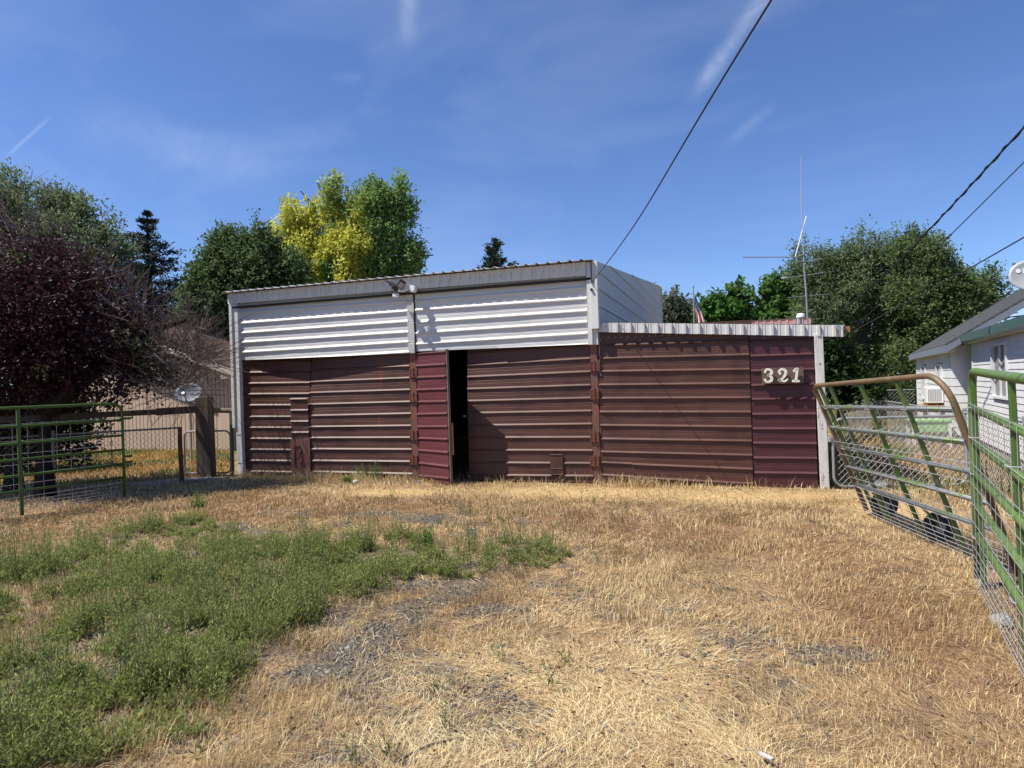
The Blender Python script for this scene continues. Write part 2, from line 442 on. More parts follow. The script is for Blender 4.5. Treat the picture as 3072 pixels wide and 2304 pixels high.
ii = np.arange(len(gx) * len(gy)).reshape(len(gy), len(gx))
q4 = np.column_stack([ii[:-1, :-1].ravel(), ii[:-1, 1:].ravel(), ii[1:, 1:].ravel(), ii[1:, :-1].ravel()])
mg, n_, l_, p_ = new_mat('ground_thatch')
a_ = n_.new('ShaderNodeAttribute'); a_.attribute_name = 'tint'
tc_ = n_.new('ShaderNodeTexCoord')
no_ = n_.new('ShaderNodeTexNoise'); no_.inputs['Scale'].default_value = 26; no_.inputs['Detail'].default_value = 8; no_.inputs['Roughness'].default_value = .75
l_.new(tc_.outputs['Object'], no_.inputs['Vector'])
vo_ = n_.new('ShaderNodeTexVoronoi'); vo_.inputs['Scale'].default_value = 55
l_.new(tc_.outputs['Object'], vo_.inputs['Vector'])
mr_ = n_.new('ShaderNodeMapRange'); mr_.inputs['From Min'].default_value = .3; mr_.inputs['From Max'].default_value = .72
mr_.inputs['To Min'].default_value = .5; mr_.inputs['To Max'].default_value = 1.45
l_.new(no_.outputs['Fac'], mr_.inputs['Value'])
mm_ = n_.new('ShaderNodeMix'); mm_.data_type = 'RGBA'; mm_.blend_type = 'MULTIPLY'; mm_.inputs['Factor'].default_value = 1
l_.new(a_.outputs['Color'], mm_.inputs['A']); l_.new(mr_.outputs[0], mm_.inputs['B'])
l_.new(mm_.outputs['Result'], p_.inputs['Base Color'])
p_.inputs['Roughness'].default_value = .95; p_.inputs['Specular IOR Level'].default_value = .15
b_ = n_.new('ShaderNodeBump'); b_.inputs['Strength'].default_value = .7; b_.inputs['Distance'].default_value = .03
ad_ = n_.new('ShaderNodeMath'); l_.new(no_.outputs['Fac'], ad_.inputs[0]); l_.new(vo_.outputs['Distance'], ad_.inputs[1])
l_.new(ad_.outputs[0], b_.inputs['Height']); l_.new(b_.outputs[0], p_.inputs['Normal'])
tag(np_mesh('ground', GV, q4, tint=zone_tint(px, py), mats=mg, smooth=True), kind='structure')

# ------------------------------------------------------------------ ribbed metal panels
SCREWS = MB()
def ribbed(name, P0, P1, ZL, ZR, ztop, zbot, material, parent, h=.024, inward=None, cols=36, dent=.008, seed=0, screws=True, smat=None,
           flute=.0018, rib=(.06, .05, .095, .15), skip=None, thick=True):
    """P0,P1 = (X,Y) of the left/right edge; ZL,ZR = rib heights (top to bottom) at each edge; ztop/zbot = (left, right)."""
    P0, P1 = Vector((P0[0], P0[1], 0)), Vector((P1[0], P1[1], 0))
    d = (P1 - P0).normalized(); nrm = Vector((d.y, -d.x, 0))
    n = len(ZL)
    ks = np.arange(n)
    def z_of(Z, s): 
        pl = (Z[-1] - Z[0]) / (n - 1)
        s = np.asarray(s, float)
        r = np.interp(s, ks, Z)
        r = np.where(s < 0, Z[0] + s * pl, r); return np.where(s > n - 1, Z[-1] + (s - n + 1) * pl, r)
    rows, offs = [], []
    def put(s, o): rows.append(s); offs.append(o)
    for k in range(-4, n + 4):
        a, b, c, e = rib
        put(k - .36, 0); put(k - .34, flute); put(k - .32, flute); put(k - .30, 0)
        put(k - a, 0); put(k + b, h); put(k + c, h); put(k + e, 0)
        put(k + .40, 0); put(k + .42, flute); put(k + .44, flute); put(k + .46, 0)
    rows, offs = np.array(rows), np.array(offs)
    ts = np.linspace(0, 1, cols + 1)
    T, Sg = np.meshgrid(ts, rows)
    zl, zr = z_of(np.array(ZL), rows), z_of(np.array(ZR), rows)
    Z = zl[:, None] * (1 - T) + zr[:, None] * T
    zt = ztop[0] * (1 - T) + ztop[1] * T; zb = zbot[0] * (1 - T) + zbot[1] * T
    O = np.repeat(offs[:, None], cols + 1, 1)
    keep_r = [(Z[i] < zt[i]).any() and (Z[i] > zb[i]).any() for i in range(len(rows))]
    i0, i1 = keep_r.index(True), len(rows) - 1 - keep_r[::-1].index(True)
    i0, i1 = max(i0 - 1, 0), min(i1 + 1, len(rows) - 1)
    Z, T, O, zt, zb, Sg = Z[i0:i1 + 1], T[i0:i1 + 1], O[i0:i1 + 1], zt[i0:i1 + 1], zb[i0:i1 + 1], Sg[i0:i1 + 1]
    Zc = np.clip(Z, zb, zt)
    L = (P1 - P0).length
    dn = (fbm(np.column_stack([T.ravel() * L * 1.3 + seed * 7.7, Zc.ravel() * 2.2 + seed * 3.1]), 3) - .5) * 2 * dent
    inw = np.zeros_like(T) if inward is None else inward(T, (zt - Zc))
    D = O + dn.reshape(T.shape) - inw
    X = P0.x + d.x * L * T + nrm.x * D; Y = P0.y + d.y * L * T + nrm.y * D
    nr, nc = T.shape
    V = np.column_stack([X.ravel(), Y.ravel(), Zc.ravel()])
    idx = np.arange(nr * nc).reshape(nr, nc)
    fq = np.column_stack([idx[:-1, :-1].ravel(), idx[1:, :-1].ravel(), idx[1:, 1:].ravel(), idx[:-1, 1:].ravel()])
    hgt = np.abs(V[fq[:, 0], 2] - V[fq[:, 1], 2]) + np.abs(V[fq[:, 3], 2] - V[fq[:, 2], 2])
    fq = fq[hgt > 1e-5]
    mb = MB(); mb.v = [tuple(x) for x in V]; mb.f = [tuple(int(i) for i in x) for x in fq]; mb.m = [0] * len(mb.f)
    if screws:
        r_ = random.Random(seed)
        nsc = max(2, int(L / .42))
        for k in range(0, n, 2):
            for j in range(nsc + 1):
                t = .02 + .96 * j / nsc + r_.uniform(-.01, .01)
                s = k + .33 + r_.uniform(-.03, .03)
                z = float(z_of(np.array(ZL), s) * (1 - t) + z_of(np.array(ZR), s) * t)
                if not (lerp(zbot[0], zbot[1], t) + .03 < z < lerp(ztop[0], ztop[1], t) - .03) or r_.random() < .25: continue
                ii_ = 0.0 if inward is None else float(inward(np.array([[t]]), np.array([[lerp(ztop[0], ztop[1], t) - z]]))[0, 0])
                c = P0 + d * (L * t) + nrm * (.006 - ii_); q = .0075
                up_ = Vector((0, 0, q)); sd = d * q
                b_ = [c - sd - up_ - nrm * .012, c + sd - up_ - nrm * .012, c + sd + up_ - nrm * .012, c - sd + up_ - nrm * .012]
                tpv = [x + nrm * .016 for x in b_]
                SCREWS.hexa([b_[3], b_[2], b_[1], b_[0], tpv[3], tpv[2], tpv[1], tpv[0]], 1 if smat else 0)
    o = mb.build(name, [material, smat or M_screw], parent)
    o.data.polygons.foreach_set('use_smooth', [False] * len(o.data.polygons))
    if thick:
        so = o.modifiers.new('sheet', 'SOLIDIFY'); so.thickness = .003; so.offset = -1
    return o
def ZS(u, vs, Y=FY): return [onY(u, v, Y).z for v in vs]
def XY(u, Y=FY): p = onY(u, 1150, Y); return (p.x, p.y)

barn = thing('barn', 'large open metal barn with white ribbed upper wall and brown ribbed doors', 'barn', (-4, FY, 0))
XL, XC, XRP, XR = XY(700)[0], XY(1788)[0], XY(2447)[0], XY(2478)[0]
ROOFZ = onY(1200, 830, FY - .19).z
XCORN = XY(1800)[0]
# --- lower row: fixed panel, doors, maroon panel
def inw_left(T, dz): return .16 * np.clip((T - .03), 0, 1) ** 1.0 * np.clip(1 - dz / 1.5, 0, 1) ** 1.2
def inw_d2(T, dz): return .165 * np.clip(1 - T / .95, 0, 1) * np.clip(1 - dz / 1.5, 0, 1) ** 1.2
def inw_d3(T, dz): return .10 * np.clip(1 - T / .75, 0, 1) * np.clip(1 - dz / 1.5, 0, 1) ** 1.2
DY = FY + .035
ribbed('wall_panel', XY(718, DY), XY(924, DY), ZS(719, [1116, 1149, 1181, 1214, 1248.7, 1281, 1314, 1346.5, 1379.4, 1412], DY),
       ZS(923, [1114, 1146.5, 1179.5, 1214, 1248.7, 1281.5, 1315, 1348.6, 1382, 1416], DY), (2.62, 2.62), (0.0, 0.0), M_brown, barn, inward=inw_left, seed=1)
ribbed('patch_panel', XY(870, DY - .03), XY(922, DY - .03), ZS(870, [1196, 1229.4, 1262.8, 1296], DY), ZS(922, [1195, 1229, 1262.5, 1295.5], DY),
       ZS(870, [1192, 1192], DY), ZS(870, [1322, 1322], DY), M_brown, barn, seed=2, cols=8)
mb = MB(); a, b = XY(866, DY - .034), XY(924, DY - .034); z0, z1 = 0, onY(890, 1322, DY).z
mb.box(a[0], b[0], DY - .038, DY - .030, z0, z1 + .03)
o = mb.build('kick_plate', M_strip, barn); o['label'] = 'flat rusty plate low on the wall'
mb = MB(); c = onY(893, 1366, DY - .04)
mb.tube([c + Vector((.08, 0, .14)), c + Vector((.08, -.02, .06)), c + Vector((.05, -.03, -.04)), c + Vector((.0, -.03, -.08))], .016, 8)
mb.disc(c + Vector((.09, -.02, -.1)), (0, 1, 0), .045, .03)
mb.box(c.x - .1, c.x - .06, DY - .06, DY - .036, c.z - .2, c.z + .18); mb.box(c.x - .1, c.x + .06, DY - .055, DY - .036, c.z + .18, c.z + .2)
mb.build('latch', M_rust, barn)
def door(label, p0, p1, *args, **kw):
    o = ribbed('door', p0, p1, *args, **kw)
    o['label'] = label
    return o
d2 = door('brown ribbed door left of the hinge strip', XY(925, DY), XY(1230, DY), ZS(925, [1108, 1144, 1177, 1212, 1246, 1279, 1312, 1345.4, 1380.5, 1413], DY),
          ZS(1229, [1096, 1132, 1167.5, 1203.6, 1239, 1275.6, 1311, 1346.5, 1383, 1420], DY), (2.62, 2.62), (.03, .03), M_brown, barn, inward=inw_d2, seed=3, cols=46)
d3 = door('brown ribbed door beside the open gap', XY(1400, DY), XY(1772, DY), ZS(1400, [1094, 1129.4, 1165.6, 1201.7, 1238, 1275, 1311, 1348.5, 1386, 1423], DY),
          ZS(1770.6, [1073.5, 1113, 1153.5, 1192, 1231, 1270, 1310, 1349.4, 1388, 1426], DY), (2.62, 2.62), (.03, .03), M_brown, barn, inward=inw_d3, seed=4, cols=50)
d4 = door('wide brown ribbed door of the lean-to', XY(1797, DY), XY(2250, DY), ZS(1797, [1073.5, 1112.6, 1153, 1193, 1234, 1274, 1314.7, 1353.8, 1385, 1422.6], DY),
          ZS(2249, [1062, 1105.6, 1148, 1190.7, 1234, 1278.6, 1321, 1363.7, 1405, 1449], DY), (onY(1797, 1029, DY).z, onY(2249, 1016, DY).z), (.03, .02), M_brown, barn, seed=5, cols=60, dent=.011)
o = ribbed('wall_panel', XY(2254, DY), XY(2444, DY), ZS(2253, [1066.6, 1111, 1154.5, 1196, 1241, 1284.6, 1327, 1371.5, 1415.8], DY),
           ZS(2443, [1059.5, 1105, 1150, 1194, 1239.6, 1284, 1329, 1373, 1418], DY), (onY(2254, 1005, DY).z,) * 2, (.02, .02), M_darkred, barn, seed=6)
o['label'] = 'glossy maroon ribbed panel under the house number'
# small patch with rolled edges on door 3, and mismatched kick strips
mb = MB(); a, b = onY(1650, 1364, DY - .026), onY(1690, 1424, DY - .026)
mb.box(a.x, b.x, DY - .032, DY - .026, b.z, a.z)
mb.tube([(a.x, DY - .03, a.z), (b.x, DY - .03, a.z)], .014, 8); mb.tube([(a.x, DY - .03, lerp(b.z, a.z, .3)), (b.x, DY - .03, lerp(b.z, a.z, .3))], .012, 8); mb.tube([(a.x, DY - .03, b.z), (b.x, DY - .03, b.z)], .01, 8)
mb.build('patch', [M_brown], d3)
ribbed('kick_strip', XY(1890, DY - .012), XY(2250, DY - .012), ZS(1890, [1391, 1430], DY), ZS(2249, [1405, 1449], DY), ZS(1890, [1385, 1396], DY), (.02, .02), M_brown, d4, seed=15, cols=30)
# --- ajar maroon door: hinged at the strip, swung out
hx = XY(1250, DY)[0]; phi = math.radians(32)
tip = (hx + 1.02 * math.cos(phi), DY - 1.02 * math.sin(phi))
def z_at(u, v, X, Y):
    z = -X * SY + Y * CY
    return at(u, v, z).z
zl = [z_at(1252, v, hx, DY) for v in [1096, 1131, 1168, 1204, 1241, 1278.5, 1313, 1349, 1387, 1425]]
zr = [z_at(1333, v, *tip) for v in [1091, 1127, 1165, 1202.5, 1239, 1278, 1316.5, 1356, 1398, 1434]]
ajar = door('narrow maroon door standing ajar', (hx, DY), tip, zl, zr, (z_at(1250, 1060, hx, DY), z_at(1335, 1052, *tip)), (.03, .02), M_maroon, barn, seed=7, cols=20)
mb = MB(); dr = Vector((math.cos(phi), -math.sin(phi), 0)); nn = Vector((dr.y, -dr.x, 0))
tp = Vector((tip[0], tip[1], 0))
mb.beam(tp + Vector((0, 0, .04)) - nn * .035, tp + Vector((0, 0, zr[0] + .26)) - nn * .03, .05, .045, nn)
mb.beam(Vector((hx, DY, .04)) - nn * .03 + dr * .03, Vector((hx, DY, 2.45)) - nn * .03 + dr * .03, .05, .045, nn)
for z in (.12, 1.2, 2.4): mb.beam(Vector((hx, DY, z)) - nn * .03 + dr * .06, tp + Vector((0, 0, z)) - nn * .03 - dr * .03, .09, .045, nn)
mb.build('door_frame', M_wood, ajar)
mb = MB(); mb.beam(tp - nn * .075 + Vector((0, 0, .55)), tp - nn * .075 + Vector((0, 0, 1.13)), .09, .03, nn)
mb.build('edge_board', M_plank, ajar)
mb = MB(); q = onY(1398, 1248, DY - .01); mb.box(q.x - .06, q.x, DY - .02, DY - .008, q.z - .015, q.z + .015)
mb.build('latch', M_galv, d3)
# --- rusty hinge strips
for (ul, ur, vt, vs, own) in ((1229, 1252, 1056, [1118, 1192, 1305, 1380], d2), (1771, 1797, 1034, [1098, 1182, 1310, 1383], d3)):
    mb = MB(); x0, x1 = XY(ul + 2, DY)[0], XY(ur - 2, DY)[0]
    mb.box(x0, x1, DY - .012, DY + .03, .02, onY(ul, vt, DY).z)
    s_ = mb.build('hinge_strip', M_strip, barn, bevel=.004)
    for v in vs:
        mb = MB(); c = onY((ul + ur) / 2, v, DY - .03); w = (x1 - x0) / 2 + .014
        mb.box(c.x - w, c.x - .012, DY - .038, DY - .014, c.z - .1, c.z + .085); mb.box(c.x + .012, c.x + w, DY - .04, DY - .014, c.z - .095, c.z + .09)
        mb.tube([(c.x, DY - .04, c.z - .11), (c.x, DY - .04, c.z + .1)], .014, 8)
        for i in range(8):
            mb.box(c.x - w + .01 + (i % 2) * .075, c.x - w + .03 + (i % 2) * .075, DY - .046, DY - .038, c.z - .08 + (i // 2) * .045, c.z - .062 + (i // 2) * .045)
        mb.build('hinge', M_rust, own, bevel=.004)
    for xx in (x0 - .022, x1 + .008):
        mb = MB(); rr = random.Random(int(xx * 100)); zt_ = onY(ul, vt, DY).z - .1; zc_ = .1
        while zc_ < zt_:
            L_ = rr.uniform(.15, .5)
            if rr.random() < .7:
                mb = MB(); mb.box(xx, xx + .014, DY - .006, DY + .02, zc_, min(zc_ + L_, zt_)); mb.build('rust_edge', M_rust, own)
            zc_ += L_ + .02
# --- header sheet over the lean-to door, and its screws
mb = MB(); a, b = onY(1797, 985, DY + .02), onY(2255, 985, DY + .02)
mb.box(a.x, b.x, DY + .018, DY + .03, onY(2250, 1030, DY).z - .1, a.z)
for i in range(22):
    x = lerp(a.x + .05, b.x - .05, i / 21); z = onY(1850, 1011, DY).z - .03 * i / 21
    SCREWS.box(x - .008, x + .008, DY + .008, DY + .02, z - .008, z + .008, 0)
mb.build('header_panel', [M_brown, M_screw], barn)
mb = MB(); x = XY(2252, DY)[0]; mb.box(x - .012, x + .012, DY + .012, DY + .06, 0, 2.6); mb.build('jamb', M_dark, barn)
# --- white upper panels
WY = FY - .01
ribbed('upper_panel', XY(718, WY), XY(1231, WY), ZS(719, [936.7, 968.2, 997.6, 1025.9, 1055.9], WY), ZS(1230, [901, 931, 962, 994, 1023.5], WY),
       (ROOFZ - .02,) * 2, (onY(718, 1081, WY).z, onY(1231, 1060, WY).z), M_white, barn, seed=8, cols=40, h=.027, rib=(.12, .05, .12, .19), smat=M_screww)
ribbed('upper_panel', XY(1253, WY), XY(1768, WY), ZS(1253, [902, 927.5, 965, 997.5, 1030], WY), ZS(1767, [860, 893, 929.7, 964, 998], WY),
       (ROOFZ - .02,) * 2, (onY(1253, 1054, WY).z, onY(1768, 1032.5, WY).z), M_white, barn, seed=9, cols=40, h=.027, rib=(.12, .05, .12, .19), smat=M_screww)
mb = MB(); a, b = XY(1229, WY), XY(1250, WY); zt = onY(1240, 870, WY).z; zb = onY(1240, 1059, WY).z
for i in range(6):
    zz0, zz1 = lerp(zb, zt, i / 6), lerp(zb, zt, (i + 1) / 6)
    mb.hexa([(a[0], WY - .012, zz0), (b[0], WY - .012, zz0), (b[0], WY + .02, zz0), (a[0], WY + .02, zz0), (a[0], WY - .03, zz1 - .015), (b[0], WY - .03, zz1 - .015), (b[0], WY + .02, zz1), (a[0], WY + .02, zz1)])
mb.build('cover_strip', M_white, barn)
mb = MB(); x = XY(1248.5, WY)[0]
mb.tube([(x + .012, WY - .02 - .008 * math.sin(i * 1.3), lerp(zb - .05, zt + .02, i / 12)) for i in range(13)], .011, 6)
mb.build('drip_cable', M_cable, barn)
# --- fascia under the roof edge, ribbed vertically
def vribs(name, x0, x1, y, z0f, z1f, pitch, h, material, parent, flute=True, screws=True, smat=None):
    mb = MB(); xs, os_ = [], []
    k = x0
    while k < x1 - 1e-3:
        for f_, o_ in ((0, 0), (.30, 0), (.34, h), (.50, h), (.54, 0), (.72, 0), (.735, h * .18), (.765, h * .18), (.78, 0), (.90, 0), (.915, h * .18), (.945, h * .18), (.96, 0)):
            if k + f_ * pitch < x1: xs.append(k + f_ * pitch); os_.append(o_)
        k += pitch
    xs.append(x1); os_.append(0)
    for i in range(len(xs) - 1):
        a, b = xs[i], xs[i + 1]
        mb.add([(a, y - os_[i], z0f(a)), (b, y - os_[i + 1], z0f(b)), (b, y - os_[i + 1], z1f(b)), (a, y - os_[i], z1f(a))], [(0, 1, 2, 3)])
    if screws:
        k = x0
        while k < x1 - pitch:
            for f_ in (.62,):
                zc = z0f(k) + (z1f(k) - z0f(k)) * .52; x = k + f_ * pitch
                SCREWS.box(x - .008, x + .008, y - .01, y + .004, zc - .008, zc + .008, 1)
            k += pitch
    o = mb.build(name, [material, smat or M_screww], parent)
    so = o.modifiers.new('sheet', 'SOLIDIFY'); so.thickness = .003; so.offset = 1
    return o
fz0 = lambda x: lerp(onY(720, 909, FY - .09).z, onY(1768, 826, FY - .09).z, (x - XL) / (XC - XL))
vribs('fascia', XL, XY(1768, FY - .09)[0], FY - .09, fz0, lambda x: ROOFZ - .015, .2, .02, M_fascia, barn)
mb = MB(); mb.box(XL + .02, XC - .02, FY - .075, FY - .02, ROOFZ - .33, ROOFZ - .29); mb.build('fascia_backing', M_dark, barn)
# --- main roof sheet: ribs run back, rising
ZB = 5.05; YB = 23.2
def roof_sheet(name, x0, x1, y0, z0, y1, z1, pitch, h, material, parent, zslope=0.0):
    xs, hs = [], []; k = x0
    while k < x1 - 1e-3:
        for f_, o_ in ((0, 0), (.25, 0), (.38, h), (.52, h), (.65, 0)):
            if k + f_ * pitch < x1: xs.append(k + f_ * pitch); hs.append(o_)
        k += pitch
    xs.append(x1); hs.append(0)
    mb = MB(); vs, fs = [], []
    for x, o_ in zip(xs, hs):
        sl = (x - x0) * zslope
        vs += [(x, y0, z0 + o_ + sl), (x, y1, z1 + o_ + sl)]
    for i in range(len(xs) - 1): fs.append((2 * i, 2 * i + 2, 2 * i + 3, 2 * i + 1))
    mb.add(vs, fs); o = mb.build(name, material, parent)
    so = o.modifiers.new('sheet', 'SOLIDIFY'); so.thickness = .004; so.offset = -1
    return o
roof_sheet('roof', XL - .06, XC + .02, FY - .2, ROOFZ, YB, ZB, .2, .028, M_white, barn)
# --- corner posts and trims
mb = MB(); x0, x1 = XY(698, FY - .05)[0], XY(706, FY - .05)[0]; x2 = XY(720, FY - .06)[0]
mb.box(x0, x1, FY - .10, FY + .05, 1.05, ROOFZ - .02); mb.box(x1 + .003, x2, FY - .07, FY + .03, .9, ROOFZ - .03)
mb.build('corner_trim', M_trim, barn, bevel=.004)
mb = MB(); mb.box(x1 - .01, x2 + .005, FY - .062, FY + .028, .3, 1.6); mb.box(x1 + .0, x2 + .01, FY - .055, FY + .028, .0, .3)
mb.build('corner_post', M_peel, barn, bevel=.006)
mb = MB(); x0, x1, x2 = XY(1769, FY - .06)[0], XY(1782, FY - .06)[0], XY(1801, FY - .1)[0]
mb.box(x0, x1, FY - .075, FY + .03, onY(1775, 1034, FY - .07).z, ROOFZ - .02)
mb.box(x1 + .003, x2, FY - .055, FY + .03, onY(1785, 838, FY - .06).z, ROOFZ - .004)
zc0, zc1 = onY(1795, 986, FY - .1).z, onY(1790, 833, FY - .1).z
mb.hexa([(x1 - .01, FY - .13, zc0), (x2 + .01, FY - .13, zc0), (x2 + .01, FY - .02, zc0), (x1 - .01, FY - .02, zc0), (x1 + .005, FY - .1, zc1), (x2, FY - .1, zc1), (x2, FY - .02, zc1 + .02), (x1 + .005, FY - .02, zc1 + .02)])
mb.build('corner_trim', M_trim, barn, bevel=.004)
mb = MB(); mb.box(x1 + .0, x2 - .03, FY - .035, FY + .03, onY(1785, 1034, FY).z, zc0 - .004); mb.build('post_stub', M_trim, barn)
mb = MB(); x = XY(1772, FY - .12)[0]; q0, q1 = onY(1772, 778, FY - .12), onY(1775, 850, FY - .12)
mb.tube([(q0.x, FY - .12, q0.z), (q1.x, FY - .12, q1.z)], .012, 8); mb.disc((q1.x - .005, FY - .125, q1.z - .11), (0, 1, 0), .025, .03, 12)
mb.build('cable_hook', M_blackp, barn)
# --- side wall of the tall part (ribs run back), other walls, lean-to
sx = XCORN
zz = [onY(1802, v, FY).z for v in (808, 842, 876, 910, 944, 978)]
pit = .305; zz = [onY(1802, 806, FY).z + pit * 3 - i * pit for i in range(10)]
ribbed('side_wall', (sx, FY + .01), (sx, YB), zz, zz, (ROOFZ - .0, ZB), (1.9, 1.9), M_white, barn, seed=10, h=.024, cols=30, dent=.003, smat=M_screww)
mb = MB(); mb.box(sx - .06, sx + .035, YB - .03, YB + .06, 1.9, ZB + .03); mb.build('corner_trim', M_trim, barn)
mb = MB()
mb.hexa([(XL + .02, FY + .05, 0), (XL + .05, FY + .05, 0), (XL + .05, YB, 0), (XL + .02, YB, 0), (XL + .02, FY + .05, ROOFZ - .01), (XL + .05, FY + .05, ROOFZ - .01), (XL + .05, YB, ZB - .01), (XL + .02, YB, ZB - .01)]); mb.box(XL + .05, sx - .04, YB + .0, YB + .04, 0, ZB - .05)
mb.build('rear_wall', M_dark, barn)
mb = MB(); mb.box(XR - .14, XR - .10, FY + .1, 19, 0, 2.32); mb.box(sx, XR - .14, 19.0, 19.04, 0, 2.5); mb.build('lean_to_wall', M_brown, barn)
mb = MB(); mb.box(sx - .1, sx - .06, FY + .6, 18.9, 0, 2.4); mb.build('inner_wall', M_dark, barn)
xe = XY(2537, FY - .06)[0]
lt0, lt1 = onY(1803, 968, FY - .02), onY(2537, 976, FY - .02)
lb0, lb1 = onY(1803, 996, FY - .06), onY(2537, 1010, FY - .06)
fzb = lambda x: lerp(lb0.z, lb1.z, (x - lb0.x) / (lb1.x - lb0.x)); fzt = lambda x: lerp(lt0.z, lt1.z, (x - lt0.x) / (lt1.x - lt0.x))
o = vribs('lean_to_fascia', sx + .01, xe, FY - .022, fzb, fzt, .226, .04, M_white, barn)
mb = MB()
mb.hexa([(sx, FY + .0, fzb(sx) + .06), (xe + .03, FY + .0, fzb(xe) + .06), (xe + .03, 19.3, fzb(xe) + .06), (sx, 19.3, fzb(sx) + .06),
         (sx, FY + .0, fzt(sx) + .01), (xe + .03, FY + .0, fzt(xe) + .01), (xe + .03, 19.3, fzt(xe) + .01), (sx, 19.3, fzt(sx) + .01)])
mb.build('lean_to_roof', M_darkwood, barn)
mb = MB(); mb.box(xe + .03, xe + .11, FY + .1, FY + .22, fzb(xe) + .08, fzt(xe) - .01); mb.build('beam_end', M_plank, barn)
mb = MB(); x0, x1 = XY(2446, FY)[0], XY(2474, FY)[0]
mb.hexa([(x0 + .03, FY - .05, 0), (x1 + .02, FY - .05, 0), (x1 + .02, FY + .06, 0), (x0 + .03, FY + .06, 0), (x0, FY - .05, fzb(x0) + .03), (x1 - .01, FY - .05, fzb(x0) + .03), (x1 - .01, FY + .06, fzb(x0) + .03), (x0, FY + .06, fzb(x0) + .03)])
mb.build('corner_post', M_peel, barn, bevel=.006)

sc_ = SCREWS.build('screws', [M_screw, M_screww], barn); sc_['kind'] = 'stuff'
# concrete footings where door posts stand
mb = MB(); c = gnd(1245, 1437); mb.box(c.x - .35, c.x + .3, FY - .2, FY - .03, -.05, .02); tag(mb.build('threshold_slab', M_concrete, bevel=.01), kind='structure')

# ------------------------------------------------------------------ house number sign
SYG = DY - .075
a, b = onY(2285, 1104, SYG), onY(2412, 1151, SYG)
z0, z1 = onY(2350, 1151, SYG).z, onY(2350, 1103, SYG).z
sign = thing('address_sign', 'dark wooden board with cream number 321 on the maroon panel', 'sign', ((a.x + b.x) / 2, SYG, z0))
mb = MB(); mb.box(a.x, b.x, SYG, SYG + .035, z0, z1); mb.box(a.x + .05, a.x + .1, SYG + .035, DY - .0, z0 + .05, z1 - .05); mb.box(b.x - .1, b.x - .05, SYG + .035, DY, z0 + .05, z1 - .05)
mb.build('board', M_sign, sign, bevel=.004)
def stroke(name, pts, w, px0, px1, pv0, pv1):
    mb = MB()
    P = [onY(lerp(px0, px1, x), lerp(pv0, pv1, y), SYG - .05) for x, y in pts]
    ws = w if isinstance(w, list) else [w] * len(P)
    # smooth the stroke (Catmull-Rom)
    C, R = [], []
    for i in range(len(P) - 1):
        p0, p1, p2, p3 = P[max(i - 1, 0)], P[i], P[i + 1], P[min(i + 2, len(P) - 1)]
        for k in range(6):
            t = k / 6
            C.append(.5 * ((2 * p1) + (p2 - p0) * t + (2 * p0 - 5 * p1 + 4 * p2 - p3) * t * t + (3 * p1 - p0 - 3 * p2 + p3) * t ** 3)); R.append(lerp(ws[i], ws[i + 1], t))
    C.append(P[-1]); R.append(ws[-1])
    return C, R, mb
def solid_strokes(name, strokes):
    mb = MB()
    for C, R in strokes:
        n = len(C); vs = []
        for i in range(n):
            d = (C[min(i + 1, n - 1)] - C[max(i - 1, 0)]).normalized(); s = Vector((-d.z, 0, d.x)) * R[i]
            for yy in (-.012, .012): vs += [C[i] + s + Vector((0, yy, 0)), C[i] - s + Vector((0, yy, 0))]
        fs = []
        for i in range(n - 1):
            b0, b1 = 4 * i, 4 * i + 4
            fs += [(b0, b0 + 1, b1 + 1, b1), (b0 + 2, b1 + 2, b1 + 3, b0 + 3), (b0, b1, b1 + 2, b0 + 2), (b0 + 1, b0 + 3, b1 + 3, b1 + 1)]
        fs += [(0, 2, 3, 1), (4 * n - 4, 4 * n - 3, 4 * n - 1, 4 * n - 2)]
        mb.add(vs, fs)
        for e in (0, -1): mb.disc(C[e], (0, 1, 0), R[e], .0235, 14)
    o = mb.build(name, M_digit, sign)
    return o
pxs = .0055
def S1(pts, w, bx): C, R, _ = stroke('', pts, w, *bx); return C, [x * .86 for x in R]
r1 = .022
b3 = (2293, 2317, 1106, 1147)
solid_strokes('digit', [S1([(.08, .25), (.2, .1), (.5, .04), (.85, .15), (.88, .32), (.7, .44), (.42, .5)], [.02, .02, .02, .024, .026, .02, .013], b3),
                        S1([(.42, .48), (.72, .54), (.92, .68), (.85, .87), (.5, .96), (.2, .92), (.06, .8)], [.013, .02, .026, .026, .02, .018, .02], b3)])
b2 = (2335, 2361, 1106, 1146)
solid_strokes('digit', [S1([(.2, .36), (.08, .22), (.3, .05), (.62, .06), (.84, .22), (.8, .42), (.55, .68), (.25, .84), (.1, .92)], [.024, .02, .018, .024, .027, .024, .018, .02, .022], b2),
                        S1([(.1, .9), (.35, .88), (.6, .93), (.8, .92), (1.05, .79)], [.024, .016, .018, .02, .014], b2)])
b1 = (2379, 2396, 1105, 1145)
solid_strokes('digit', [S1([(.15, .22), (.35, .1), (.75, .03), (.78, .16)], [.018, .02, .02, .02], b1), S1([(.7, .1), (.62, .5), (.55, .95)], [.022, .02, .022], b1),
                        S1([(.0, .96), (.5, .93), (1.0, .95)], [.02, .022, .02], b1)])

